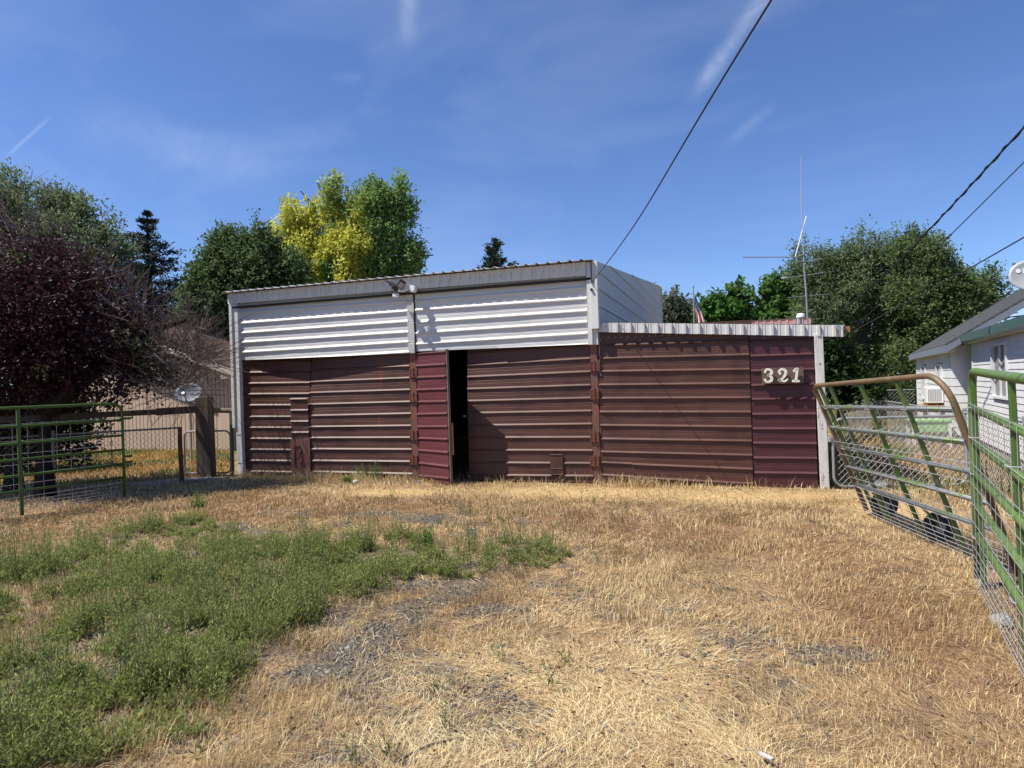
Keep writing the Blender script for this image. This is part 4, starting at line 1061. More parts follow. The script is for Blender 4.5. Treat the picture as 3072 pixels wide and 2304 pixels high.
mb.build('roof', M_brownroof, th)
mb = MB(); mb.hexa([tp_(aP, .53, eP - .1), tp_(aE, .53, zE - .1), tp_(aE, .57, zE - .1), tp_(aP, .57, eP - .1), tp_(aP, .53, eP + .1), tp_(aE, .53, zE + .1), tp_(aE, .57, zE + .1), tp_(aP, .57, eP + .1)])
mb.hexa([tp_(aR, .02, eR - .32), tp_(aE, .02, eR - .32), tp_(aE, .53, eR - .32), tp_(aR, .53, eR - .32), tp_(aR, .02, eR - .2), tp_(aE, .02, zE), tp_(aE, .53, zE), tp_(aR, .53, eR - .2)])
mb.build('fascia_board', M_fasciawood, th)
# main roof behind, sloping towards the camera
zr_ = 5.4; a0, a1 = frac(380), frac(1050)
mb = MB(); n = 16
for i in range(n):
    f0, f1 = i / n, (i + 1) / n
    za, zb_ = lerp(2.75, 4.35, f0), lerp(2.75, 4.35, f1); oa, ob = lerp(-2.2, -6.5, f0), lerp(-2.2, -6.5, f1)
    mb.hexa([tp_(a0, oa, za - .1), tp_(a1, oa, za - .1), tp_(a1, ob, zb_ - .1), tp_(a0, ob, zb_ - .1), tp_(a0, oa, za + .015), tp_(a1, oa, za + .015), tp_(a1, ob, zb_), tp_(a0, ob, zb_)])
rr_ = mb.build('roof', M_brownroof, th)
mb = MB(); v0 = at(675, 1072, 25.5); mb.tube([v0, v0 + Vector((0, 0, .62))], .05, 10); mb.disc(v0, (0, 0, 1), .16, .06, 14); mb.build('vent_pipe', M_galv, rr_)
mb = MB(); c = at(682, 1265, 20.2); mb.box(c.x - .22, c.x + .2, c.y - .12, c.y + .1, c.z - .95, c.z + .38); tag(mb.build('meter_box', M_tan, bevel=.02), 'tall tan utility box on the tan house wall corner', 'utility box')
dcl = at(568, 1180, 17.0)
make_dish('satellite_dish', 'blue grey satellite dish behind the bare plum twigs', dcl, Vector((.35, -.8, .3)), .26, 1.3, Vector((dcl.x - .1, dcl.y + .1, .0)), M_dishb)
# concrete walk in front of the left fence
k_ = [gnd(385, 1462), gnd(560, 1446), gnd(690, 1434), gnd(640, 1434), gnd(520, 1440), gnd(390, 1452)]
mb = MB(); mb.add([(p.x, p.y, .03) for p in k_] + [(p.x, p.y, -.05) for p in k_], [(0, 1, 2, 3, 4, 5)] + [(i, 6 + i, 6 + (i + 1) % 6, (i + 1) % 6) for i in range(6)])
tag(mb.build('path', M_concrete), kind='structure')

# ------------------------------------------------------------------ outbuilding roof, antenna, flag, cables
ob = thing('outbuilding', 'low shed with faded red metal roof behind the lean-to', 'shed', at(2330, 1000, 24))
oa, obp = at(2180, 972, 24), at(2428, 958, 24); oc = at(2428, 990, 22); od = at(2180, 1000, 22)
mb = MB(); mb.add([od, oc, obp, oa], [(0, 1, 2, 3)])
for i in range(12):
    f = i / 11; mb.beam(od.lerp(oc, f) + Vector((0, 0, .004)), oa.lerp(obp, f) + Vector((0, 0, .004)), .04, .012)
mb.beam(oa + Vector((0, 0, .015)), obp + Vector((0, 0, .015)), .12, .05)
o = mb.build('roof', M_pinkroof, ob); so = o.modifiers.new('sheet', 'SOLIDIFY'); so.thickness = .05; so.offset = -1
mb = MB(); b0_, b1_ = od.copy(), oc.copy()
q = lvl(0, 0, 1) * 1.9; mb.hexa([(od.x, od.y, 0), (oc.x, oc.y, 0), (oc.x + q.x, oc.y + q.y, 0), (od.x + q.x, od.y + q.y, 0), od + Vector((0, 0, -.06)), oc + Vector((0, 0, -.06)), oc + q + Vector((0, 0, -.06)), od + q + Vector((0, 0, -.06))]); mb.build('wall', M_tan, ob)
vp = at(2398, 985, 21.5)
vt = thing('roof_vent', 'small white domed vent pipe beside the antenna mast', 'vent', vp)
mb = MB(); mb.tube([vp, at(2398, 950, 21.5)], .08, 12); mb.build('pipe', M_greyp, vt)
mb = MB(); mb.disc(at(2402, 946, 21.5), (0, 0, 1), .2, .16, 16, prof=[(0, -.07), (.14, -.07), (.13, 0), (.09, .06), (0, .07)]); mb.build('cap', M_whitep, vt)
an = thing('antenna_mast', 'tall thin antenna mast with crossed elements above the lean-to', 'antenna', at(2425, 1000, 20))
A = lambda u, v: at(u, v, 20)
mb = MB(); mb.tube([Vector((A(2425, 985).x, A(2425, 985).y, 0)), A(2424, 985), A(2418, 870), A(2412, 800)], .026, 8); mb.build('mast', M_galv, an)
mb = MB(); mb.tube([A(2412, 800), A(2408, 690), A(2403, 570)], .015, 6); mb.tube([A(2403, 570), A(2404, 468)], .009, 6); mb.build('whip', M_wire, an)
mb = MB(); mb.tube([A(2386, 770), A(2419, 648)], .016, 6); mb.build('boom', M_whitep, an)
mb = MB(); mb.tube([A(2228, 771.5), A(2388, 771)], .014, 6); mb.build('element', M_wired, an)
mb = MB(); mb.tube([A(2390, 786), A(2430, 783), A(2460, 777)], .018, 6); mb.tube([A(2388, 770), A(2393, 786)], .03, 6); mb.tube([A(2388, 772), A(2412, 762)], .02, 6); mb.build('bracket', M_galv, an)
mb = MB(); mb.tube([A(2348, 835), A(2420, 826), A(2470, 818)], .011, 6); mb.tube([A(2362, 893), A(2418, 888), A(2490, 882)], .008, 6); mb.disc(A(2354, 834.5), (1, 0, 0), .04, .12, 8); mb.build('element', M_galv, an)
fz = 36
fb = at(2081, 980, fz)
fg = thing('flag_pole', 'flag pole behind the lean-to roof', 'flag pole', Vector((fb.x, fb.y, 0)))
mb = MB(); mb.tube([Vector((fb.x, fb.y, 0)), at(2080, 862, fz)], .03, 8); mb.disc(at(2080, 860, fz), (0, 0, 1), .05, .1, 10); mb.build('pole', M_galv, fg)
# the flag hangs from the pole
top = [(2084, 881), (2097, 912), (2109, 940), (2118, 972), (2120, 1000)]; bot = [(2082, 931), (2085, 937), (2088, 948), (2090, 975), (2091, 1004)]
NS_, NT_ = 24, 26
def curve(pts, s):
    x = s * (len(pts) - 1); i = min(int(x), len(pts) - 2); f = x - i; return lerp(pts[i][0], pts[i + 1][0], f), lerp(pts[i][1], pts[i + 1][1], f)
mb = MB(); vs = []
for i in range(NS_ + 1):
    s = i / NS_; a, b = curve(top, s), curve(bot, s)
    for j in range(NT_ + 1):
        t = j / NT_; p = at(lerp(a[0], b[0], t), lerp(a[1], b[1], t), fz); p += lvl(0, 0, 1) * (.16 * math.sin(t * 13 + s * 4) * s); vs.append(p)
fs, ms = [], []
for i in range(NS_):
    for j in range(NT_):
        k = i * (NT_ + 1) + j; fs.append((k, k + 1, k + NT_ + 2, k + NT_ + 1))
        st = j // 2
        if i < NS_ * .38 and j < 14: ms.append(2 if not (i % 2 == 1 and j % 3 == 1) else 1)
        else: ms.append(0 if st % 2 == 0 else 1)
b_ = len(mb.v); mb.v = [tuple(p) for p in vs]; mb.f = fs; mb.m = ms
flo = mb.build('flag', [M_flagr, M_flagw, M_flagb], None, smooth=True)
tag(flo, 'striped red and white flag with blue starred corner hanging limp', 'flag')
def cable(label, pts, r, twist=False, sag=0.0, mat_=None):
    mb = MB(); P = [Vector(p) for p in pts]; C = []
    for i in range(len(P) - 1):
        p0, p1, p2, p3 = P[max(i - 1, 0)], P[i], P[i + 1], P[min(i + 2, len(P) - 1)]
        for k in range(14):
            t = k / 14; C.append(.5 * ((2 * p1) + (p2 - p0) * t + (2 * p0 - 5 * p1 + 4 * p2 - p3) * t * t + (3 * p1 - p0 - 3 * p2 + p3) * t ** 3))
    C.append(P[-1])
    mb.tube(C, r, 7)
    if twist:
        D = []; tot = len(C)
        for i in range((tot - 1) * 6 + 1):
            x = i / 6; j = min(int(x), tot - 2); p = C[j].lerp(C[j + 1], x - j); t = i * .38
            D.append(p + Vector((math.cos(t) * r * 1.15, 0, math.sin(t) * r * 1.15)))
        mb.tube(D, r * .8, 5)
    return tag(mb.build('power_cable', mat_ or M_cable), label, 'cable')
w0 = onY(1776, 848, FY - .13); w1 = Vector((.287, 3.83, EYE + 2.05)); w2 = w1 + (w1 - w0) * .9
mid = (w0 + w1) / 2 - Vector((0, 0, .10)); 
cable('single black cable from the white barn corner up over the yard', [w0, mid, w1, w2], .0065)
k0, k1, k2, k3 = at(2466, 975, 18.5), at(2640, 838, 14.5), at(2820, 655, 11.0), at(3072, 382, 8.0)
cable('thick twisted black cable crossing in front of the elm trees', [k0, k1, k2, k3, k3 + (k3 - k2) * 1.2], .013, True)
k0, k1, k2 = at(2548, 998, 10.35), at(2760, 795, 8.6), at(3072, 487, 6.9)
cable('thin black cable ending at lean-to eave, upper of two', [k0, k1, k2, k2 + (k2 - k1) * 1.2], .006)
k0, k1, k2 = at(2541, 1004, 10.2), at(2860, 832, 8.4), at(3072, 712, 7.2)
cable('thin black cable ending at lean-to eave, lower of two', [k0, k1, k2, k2 + (k2 - k1) * 1.2], .008)
ins = at(2515, 984, 10.05)
mb = MB(); mb.disc(ins, (0, 1, 0), .04, .05, 12); mb.tube([ins + Vector((-.05, -.03, .03)), ins + Vector((.02, -.05, -.06)), ins + Vector((.08, -.03, .05))], .006, 6)
tag(mb.build('cable_clamp', M_galv), 'wire clamp knot on the white lean-to fascia end', 'clamp')

# ------------------------------------------------------------------ foliage
def leaf_quads(P, N, A_, size, asp):
    """diamond leaves: P centre, N normal, A_ axis, size length, asp width/length"""
    B_ = np.cross(N, A_); 
    l = (size * .5)[:, None]; w_ = (size * .5 * asp)[:, None]
    V = np.stack([P - A_ * l, P - B_ * w_ + A_ * l * .1, P + A_ * l, P + B_ * w_ + A_ * l * .1], 1).reshape(-1, 3)
    f = np.arange(len(P) * 4, dtype=np.int32).reshape(-1, 4)
    return V, f
def unit(v): return v / (np.linalg.norm(v, axis=1, keepdims=True) + 1e-9)
def grow_tree(name, label, cat, base, lobes, n_twigs, per, leaf, asp, twig_len, pal, trunk_r, bark, group=None, droop=0.0, upw=.5, leafm=None, gap=.42, trunk_pts=None, limb=True, tint_fn=None, bare=0, bare_m=None, shell=2.4, ns=.9, bare_lobes=None, ln_bias=.6, cl_n=58, cl_r=.62, cl_v=1.4):
    """lobes: (centre Vector, rx, ry, rz)."""
    base = Vector(base)
    root = thing(name, label, cat, base, group)
    C = np.array([l[0][:] for l in lobes]); R = np.array([l[1:4] for l in lobes]); R = np.maximum(R - twig_len * .35, R * .5)
    wgt = (R[:, 0] * R[:, 1] * R[:, 2]) ** .8; wgt /= wgt.sum()
    ncl = max(len(lobes) * 3, int(n_twigs / cl_n))
    cj = rng.choice(len(lobes), ncl, p=wgt)
    d = unit(rng.normal(size=(ncl, 3))); rad = rng.random(ncl) ** (1 / shell) * (1 + .16 * (rng.random(ncl) < .3))
    CC = C[cj] + d * R[cj] * rad[:, None]
    cr = np.minimum(cl_r * (.6 + .8 * rng.random(ncl)), R[cj].min(1) * .8)
    cb = rng.random(ncl)
    ci = rng.integers(0, ncl, n_twigs); li = cj[ci]
    dd_ = unit(rng.normal(size=(n_twigs, 3))) * (rng.random(n_twigs) ** .5)[:, None]
    P0 = CC[ci] + dd_ * cr[ci][:, None] * np.array([1, 1, cl_v])
    d = unit(d[ci] * .5 + dd_)
    keep = vnoise(P0 * ns / max(twig_len * 2.2, .3)) + .15 * rng.random(n_twigs) > gap - .08
    keep &= P0[:, 2] > .25
    P0, d, li, ci = P0[keep], d[keep], li[keep], ci[keep]; n = len(P0)
    dirn = unit(d + np.array([0, 0, upw]) - np.array([0, 0, droop]) + rng.normal(size=(n, 3)) * .35)
    t = (np.arange(per) / per)[None, :, None]
    LN = twig_len * (.6 + .8 * rng.random((n, 1, 1)))
    Q = P0[:, None, :] + dirn[:, None, :] * LN * t + rng.normal(size=(n, per, 3)) * twig_len * .17
    Q[:, :, 2] -= droop * .5 * twig_len * t[:, :, 0] ** 2
    Q = Q.reshape(-1, 3); m = len(Q)
    A1 = unit(np.repeat(dirn, per, 0) * .8 + rng.normal(size=(m, 3)) * .75)
    N1 = rng.normal(size=(m, 3)); N1[:, 2] = np.abs(N1[:, 2]) + ln_bias; N1 = unit(N1)
    N1 = unit(N1 - A1 * (N1 * A1).sum(1, keepdims=True))
    sz = leaf * (.6 + .8 * rng.random(m))
    V, f = leaf_quads(Q, N1, A1, sz, asp)
    pal = np.array(pal); k = rng.random(m) * (len(pal) - 1); i0 = k.astype(int); fr = (k - i0)[:, None]
    T = pal[i0] * (1 - fr) + pal[np.minimum(i0 + 1, len(pal) - 1)] * fr
    T = T * (.72 + .3 * np.repeat(rng.random(n), per) + .3 * np.repeat(cb[ci], per))[:, None]
    if tint_fn is not None: T = tint_fn(Q, T)
    np_mesh('crown', V, f, tint=np.repeat(T, 4, 0), mats=leafm or M_leaf, parent=root)
    mb = MB()
    cen = Vector(C.mean(0)); zmin = C[:, 2].min()
    tps = trunk_pts or [[base, base.lerp(Vector((cen.x, cen.y, base.z)), .3) + Vector((0, 0, (zmin - base.z) * .6)), Vector((cen.x, cen.y, zmin)), Vector(cen)]]
    for tp__ in tps:
        tp__ = [Vector(x) for x in tp__]; kk = len(tp__)
        mb.tube(tp__, [trunk_r * (1.25 if i == 0 else 1 - .75 * i / (kk - 1)) for i in range(kk)], 10)
    if limb:
        for j, l in enumerate(lobes):
            tp__ = tps[j % len(tps)]; st = Vector(tp__[-2]).lerp(Vector(tp__[-1]), random.random() * .6); e = Vector(l[0])
            mm_ = st.lerp(e, .5) + Vector((0, 0, .12 * (e - st).length))
            rr_ = trunk_r * .38
            mb.tube([st, mm_, e], [rr_, rr_ * .6, rr_ * .25], 6)
            for q_ in range(5):
                idx = np.where(li == j)[0]
                if len(idx) == 0: break
                e2 = Vector(P0[random.choice(idx)]); mb.tube([mm_.lerp(e, random.random()), e2], [rr_ * .3, rr_ * .08], 4)
    mb.build('trunk', bark, root)
    if bare:
        mb = MB(); bl = bare_lobes or lobes
        for q_ in range(bare):
            c_, rx, ry, rz_ = random.choice(bl)
            dd = Vector((random.gauss(0, 1), random.gauss(0, 1), random.gauss(0, 1))).normalized(); k_ = random.random() ** .5
            p = Vector(c_) + Vector((dd.x * rx, dd.y * ry, dd.z * rz_)) * k_
            g = (dd + Vector((.25, 0, .5)) + Vector((random.gauss(0, .4), random.gauss(0, .4), random.gauss(0, .4)))).normalized()
            L_ = random.uniform(.3, .95); e = p + g * L_; md = p.lerp(e, .5) + Vector((random.gauss(0, .05), random.gauss(0, .05), random.gauss(0, .04)))
            mb.tube([p, md, e], [.008, .006, .003], 3, cap=False)
            for _ in range(2):
                g2 = (g + Vector((random.gauss(0, .7), random.gauss(0, .7), random.gauss(0, .6)))).normalized(); s2 = p.lerp(e, random.uniform(.3, .8))
                mb.tube([s2, s2 + g2 * L_ * .45], [.0045, .002], 3, cap=False)
        mb.build('twigs', bare_m or M_twig, root)
    return root
def LB(u, v, r, z, rv=None, rz=None):      # a crown lobe measured in the photo: r px wide, rv px tall, at depth z
    k = z / F; rv = rv or r
    return (at(u, v, z), r * k, (rz or r) * k, rv * k)

# purple plum, front left
pz = 12.3
plobes = [LB(-250, 930, 240, pz), LB(-100, 800, 150, pz + .6), LB(60, 830, 120, pz), LB(170, 830, 90, pz), LB(250, 880, 90, pz), LB(50, 960, 200, pz - .4), LB(230, 990, 160, pz - .3), LB(390, 1010, 90, pz), LB(470, 1080, 60, pz), LB(490, 1150, 60, pz - .4, 40),
          LB(110, 1090, 170, pz - .5, 110), LB(280, 1100, 140, pz - .6, 90), LB(400, 1090, 80, pz - .2, 80), LB(-150, 1090, 220, pz, 120), LB(350, 1165, 70, pz - .7, 45), LB(150, 1180, 130, pz - .4, 50), LB(-60, 1190, 150, pz - .2, 60)]
tb1, tb2 = gnd(135, 1492), gnd(42, 1480)
def plum_t(Q, T):
    g = vnoise(Q * 1.4) > .80
    T = T.copy(); T[g] = np.array([.06, .075, .03]) * (.7 + .6 * rng.random(g.sum()))[:, None]
    return T
blobes = [LB(280, 870, 120, pz), LB(150, 790, 110, pz), LB(50, 740, 100, pz), LB(400, 950, 100, pz), LB(490, 1040, 90, pz), LB(470, 1110, 90, pz - .2, 80), LB(390, 1010, 110, pz), LB(570, 1030, 60, pz + .3), LB(540, 1160, 60, pz, 60), LB(600, 1080, 40, pz)]
grow_tree('plum_tree', 'big purple-leaved plum tree over the left gate', 'tree', tb1, plobes, 9500, 11, .07, .62, .42,
          [(.022, .010, .013), (.035, .012, .017), (.06, .018, .025), (.034, .018, .02)], .15, M_barkd, leafm=M_leafp, cl_r=.45, gap=.40, upw=.3, bare=800, bare_lobes=blobes, tint_fn=plum_t,
          trunk_pts=[[tb1, tb1 + Vector((0, 0, .8)), at(140, 1230, 11.7), at(160, 1000, pz)], [tb2, tb2 + Vector((.0, 0, .8)), at(60, 1200, 11.9), at(20, 950, pz)], [at(140, 1230, 11.7), at(300, 1100, 12), at(430, 1000, pz), at(560, 960, pz)]])
# pale locust behind
lz = 27
grow_tree('locust_tree', 'tall grey-green tree rising behind the plum tree', 'tree', Vector((at(110, 1200, lz).x, at(110, 1200, lz).y, 0)),
          [LB(30, 610, 70, lz), LB(110, 590, 55, lz), LB(170, 610, 45, lz), LB(250, 650, 50, lz), LB(310, 690, 48, lz), LB(60, 690, 110, lz), LB(190, 720, 110, lz), LB(300, 760, 80, lz), LB(-90, 640, 130, lz), LB(20, 820, 150, lz), LB(200, 860, 150, lz), LB(350, 740, 25, lz)],
          8000, 12, .17, .38, .65, [(.10, .145, .06), (.14, .185, .08), (.18, .215, .125), (.12, .155, .08)], .35, M_bark, gap=.40, droop=.3)
dz_ = 26
grow_tree('walnut_tree', 'dark glossy green tree left of the yellow maple', 'tree', Vector((at(700, 1200, dz_).x, at(700, 1200, dz_).y, 0)),
          [LB(735, 735, 40, dz_), LB(680, 760, 50, dz_), LB(640, 820, 60, dz_), LB(740, 810, 85, dz_), LB(810, 770, 55, dz_), LB(850, 820, 60, dz_), LB(640, 900, 85, dz_), LB(740, 920, 110, dz_), LB(600, 870, 40, dz_), LB(640, 1000, 90, dz_), LB(580, 960, 50, dz_)],
          7000, 12, .17, .5, .5, [(.065, .105, .04), (.09, .14, .05), (.135, .19, .08)], .3, M_bark, gap=.38)
mz = 29
def maple_t(Q, T):
    # one half of the crown has turned yellow
    c = at(1040, 640, mz); r_ = lvl(1, 0, 0)
    s = (Q - np.array(c[:])) @ np.array(r_[:]) + (Q[:, 2] - c.z) * .15 - .1
    y = np.clip(.5 - s / 1.1 + (fbm(Q * 1.0, 3) - .5) * 7, 0, 1)[:, None]
    ye = np.array([.55, .55, .10]) * (.75 + .5 * rng.random(len(Q)))[:, None]
    return T * (1 - y) + ye * y
grow_tree('maple_tree', 'maple tree half yellow and half green above the barn roof', 'tree', Vector((at(1060, 1200, mz).x, at(1060, 1200, mz).y, 0)),
          [LB(1002, 518, 22, mz, 44), LB(952, 548, 26, mz, 50), LB(902, 573, 24, mz, 44), LB(985, 618, 60, mz), LB(900, 678, 55, mz), LB(850, 640, 22, mz), LB(900, 768, 85, mz), LB(855, 828, 55, mz), LB(842, 745, 26, mz), LB(960, 838, 100, mz),
           LB(1040, 628, 60, mz), LB(1070, 558, 32, mz), LB(1138, 533, 26, mz, 42), LB(1110, 618, 60, mz), LB(1190, 588, 36, mz), LB(1170, 678, 65, mz), LB(1080, 718, 95, mz), LB(1215, 650, 34, mz), LB(1220, 758, 55, mz), LB(1160, 808, 95, mz),
           LB(1060, 838, 110, mz), LB(1260, 780, 42, mz), LB(1300, 765, 26, mz, 22), LB(1262, 725, 26, mz), LB(880, 888, 60, mz), LB(1150, 898, 110, mz, 60)],
          9000, 13, .15, .55, .5, [(.13, .215, .06), (.18, .28, .085), (.25, .37, .13)], .28, M_bark, gap=.40, upw=1.0, cl_r=.40, cl_v=2.2, cl_n=52, tint_fn=maple_t)
gz_ = 48
grow_tree('ash_tree', 'greyish green tree beyond the barn side wall', 'tree', Vector((at(2020, 1150, gz_).x, at(2020, 1150, gz_).y, 0)),
          [LB(1995, 885, 28, gz_), LB(2020, 915, 35, gz_), LB(2060, 940, 34, gz_), LB(1960, 900, 40, gz_), LB(2000, 960, 60, gz_), LB(2075, 965, 25, gz_)], 900, 10, .4, .45, 1.0,
          [(.10, .125, .08), (.14, .16, .11), (.08, .10, .06)], .3, M_bark, gap=.4)
ez = 40
grow_tree('linden_tree', 'bright green rounded tree behind the hanging flag', 'tree', Vector((at(2160, 1150, ez).x, at(2160, 1150, ez).y, 0)),
          [LB(2160, 945, 38, ez), LB(2150, 915, 20, ez), LB(2185, 970, 40, ez), LB(2135, 970, 30, ez)], 700, 11, .36, .6, .8, [(.065, .15, .03), (.09, .19, .045)], .25, M_bark, gap=.33)
grow_tree('cherry_tree', 'light green broad tree left of the antenna mast', 'tree', Vector((at(2300, 1150, ez).x, at(2300, 1150, ez).y, 0)),
          [LB(2290, 880, 50, ez), LB(2240, 915, 45, ez), LB(2340, 860, 42, ez), LB(2380, 900, 60, ez), LB(2310, 940, 70, ez), LB(2220, 950, 35, ez), LB(2410, 940, 50, ez), LB(2350, 980, 60, ez)], 1900, 12, .36, .6, .8,
          [(.06, .13, .03), (.085, .17, .04), (.11, .2, .055)], .3, M_bark, gap=.34)
ez = 33
grow_tree('elm_tree', 'tall dark green elm with feathery tops behind the power cables', 'tree', gnd(2640, 1250) * 0 + Vector((at(2600, 1200, ez).x, at(2600, 1200, ez).y, 0)),
          [LB(2480, 750, 36, ez, 46), LB(2430, 800, 45, ez), LB(2500, 820, 65, ez), LB(2575, 720, 26, ez, 30), LB(2610, 740, 55, ez, 60), LB(2642, 695, 14, ez, 26), LB(2590, 820, 75, ez), LB(2460, 880, 60, ez), LB(2700, 830, 60, ez), LB(2545, 910, 90, ez), LB(2660, 900, 90, ez),
           LB(2480, 940, 80, ez), LB(2600, 1000, 100, ez), LB(2700, 1000, 90, ez), LB(2520, 1060, 80, ez), LB(2640, 1100, 80, ez, 70), LB(2395, 830, 20, ez)],
          12500, 12, .15, .42, .55, [(.11, .155, .07), (.145, .20, .09), (.20, .245, .14)], .4, M_bark, gap=.46, cl_r=.5, cl_v=2.0, cl_n=50)
ez = 31
grow_tree('elm_tree', 'dark green elm with rounded crown above the white house roof', 'tree', Vector((at(2800, 1200, ez).x, at(2800, 1200, ez).y, 0)),
          [LB(2735, 710, 44, ez, 50), LB(2775, 750, 50, ez), LB(2740, 810, 80, ez), LB(2820, 820, 55, ez), LB(2840, 880, 80, ez), LB(2910, 890, 45, ez), LB(2950, 890, 40, ez), LB(2940, 900, 70, ez), LB(2760, 910, 90, ez), LB(2850, 950, 100, ez), LB(2960, 920, 30, ez), LB(2740, 1000, 90, ez), LB(2800, 1080, 100, ez, 70)],
          11500, 12, .15, .5, .55, [(.09, .135, .05), (.12, .175, .065), (.17, .22, .10)], .4, M_bark, gap=.44, cl_r=.5, cl_v=1.7)
sz_ = 22
def sh(name, label, cat, lob, n, per, leaf, pal, **kw):
    c = lob[0][0]
    return grow_tree(name, label, cat, Vector((c.x, c.y, 0)), lob, n, per, leaf, .5, .4, pal, .05, M_bark, gap=.3, **kw)
sh('lilac_bush', 'dark leafy bush just right of the lean-to eave', 'bush', [LB(2510, 1110, 60, 17, 70), LB(2560, 1150, 60, 17, 50), LB(2490, 1040, 40, 17, 60)], 900, 10, .14, [(.02, .045, .013), (.035, .07, .02), (.06, .11, .03)])
def red_t(Q, T):
    m_ = (Q[:, 2] > 1.45) & (rng.random(len(Q)) < .5); T = T.copy(); T[m_] = np.array([.35, .05, .06]); return T
sh('flower_bush', 'red flowering bush left of the white house', 'bush', [LB(2670, 1180, 55, 25.5, 38), LB(2640, 1200, 45, 25.5, 40), LB(2720, 1200, 40, 25.5, 36)], 800, 9, .11, [(.04, .06, .02), (.06, .085, .025)], tint_fn=red_t)
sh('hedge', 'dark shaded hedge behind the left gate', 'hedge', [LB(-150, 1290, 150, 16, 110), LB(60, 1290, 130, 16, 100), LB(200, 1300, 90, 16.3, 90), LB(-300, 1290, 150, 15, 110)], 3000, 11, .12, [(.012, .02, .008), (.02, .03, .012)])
# conifers
def conifer(name, label, apex, base_v_h, height, rad, tiers, per, needle, pal, leafm=M_needle, up_tilt=-.15, lump=.25):
    base = Vector((apex.x, apex.y, 0)); root = thing(name, label, 'tree', base)
    Qs, As = [], []
    mb = MB(); mb.tube([base, Vector((apex.x, apex.y, apex.z * .6)), apex], [.3, .15, .03], 8)
    for i in range(tiers):
        f = (i + .3) / tiers; z = apex.z - height * f
        if z < .5: break
        nb = 5 + int(7 * f); R = rad * (f ** .8) * (1 + lump * (random.random() - .5))
        for j in range(nb):
            th_ = random.uniform(0, 2 * math.pi); L_ = R * random.uniform(.7, 1.1)
            d = Vector((math.cos(th_), math.sin(th_), up_tilt + random.uniform(-.1, .12)))
            p0 = Vector((apex.x, apex.y, z)); e = p0 + d * L_; e.z += .12 * L_
            mb.tube([p0, e], [.04 * (f + .2), .01], 4, cap=False)
            n = int(per * (L_ / rad + .15))
            t = rng.random(n) ** .7
            Q = np.array(p0)[None] + t[:, None] * np.array(e - p0)[None] + rng.normal(size=(n, 3)) * np.array([.16, .16, .10]) * (.5 + L_ / rad)
            Qs.append(Q); As.append(unit(np.array(d)[None] + rng.normal(size=(n, 3)) * .6 + np.array([0, 0, .15])))
    Q = np.concatenate(Qs); A1 = np.concatenate(As); m = len(Q)
    N1 = rng.normal(size=(m, 3)); N1 = unit(N1 - A1 * (N1 * A1).sum(1, keepdims=True))
    V, f_ = leaf_quads(Q, N1, A1, needle * (.6 + .8 * rng.random(m)), .3)
    pal = np.array(pal); T = pal[rng.integers(0, len(pal), m)] * (.7 + .6 * rng.random(m))[:, None]
    np_mesh('crown', V, f_, tint=np.repeat(T, 4, 0), mats=leafm, parent=root)
    mb.build('trunk', M_barkd, root)
conifer('spruce_tree', 'dark blue-green spruce between the plum and walnut trees', at(441, 634, 30), 0, 7.8, 4.0, 22, 260, .2, [(.016, .028, .026), (.025, .04, .036), (.04, .055, .05)])
conifer('pine_tree', 'small dark pine top showing over the barn roof', at(1487, 716, 46), 0, 5.5, 2.1, 13, 80, .34, [(.02, .035, .02), (.03, .05, .028), (.05, .07, .04)], up_tilt=.55, lump=.5)

# ------------------------------------------------------------------ garden table seen through the fence
gt = cw(9.7, 15.2)
tb = thing('garden_table', 'pale green garden table with white legs by the yard fence', 'table', gt)
mb = MB(); mb.box(gt.x - .4, gt.x + .4, gt.y - .3, gt.y + .3, .62, .68); mb.box(gt.x - .36, gt.x + .36, gt.y - .28, gt.y - .26, .4, .62); mb.build('tabletop', mat('pale_green_plastic', (.3, .55, .22), .5), tb, bevel=.01)
for dx_, dy_ in ((-.36, -.26), (.36, -.26), (-.36, .26), (.36, .26)):
    mb = MB(); mb.beam((gt.x + dx_, gt.y + dy_, 0), (gt.x + dx_, gt.y + dy_, .62), .06, .06, (1, 0, 0)); mb.build('leg', M_whitep, tb)

# ------------------------------------------------------------------ dry grass, straw litter, weeds, gravel
def cam_xy(x, z): return x * CY - z * SY, x * SY + z * CY
def in_barn(x, y): return (y > FY - .04) & (x > XL - .05) & (x < XR + .05)
def sample(N, z0, z1, spread=1.0, pw=1.0):
    z = z0 + (z1 - z0) * rng.random(N) ** pw; x = rng.uniform(-1, 1, N) * (spread * z + .15)
    X, Y = cam_xy(x, z); return X, Y, z
def blades(X, Y, H, W_, lean, az, bend, col):
    n = len(X); Z0 = ground_h(X, Y)
    dx, dy = np.cos(az), np.sin(az)
    sxv = -np.sin(az + rng.normal(size=n) * .9); syv = np.cos(az + rng.normal(size=n) * .9)
    b = np.stack([X, Y, Z0 - .005], 1); side = np.stack([sxv, syv, np.zeros(n)], 1) * (W_ * .5)[:, None]
    def pt(f, k): 
        a = lean + bend * k; return np.stack([X + dx * H * f * np.sin(a), Y + dy * H * f * np.sin(a), Z0 + .004 + H * f * np.cos(a)], 1)
    m_, t_ = pt(.55, .3), pt(1.0, 1.0)
    t_[:, 2] = np.maximum(t_[:, 2], Z0 + .01)
    V = np.stack([b - side, b + side, m_ + side * .8, m_ - side * .8, t_], 1).reshape(-1, 3)
    i = np.arange(n, dtype=np.int32) * 5
    f4 = np.stack([i, i + 1, i + 2, i + 3], 1); f3 = np.stack([i + 3, i + 2, i + 4], 1)
    return V, f4, f3, np.repeat(col, 5, 0)
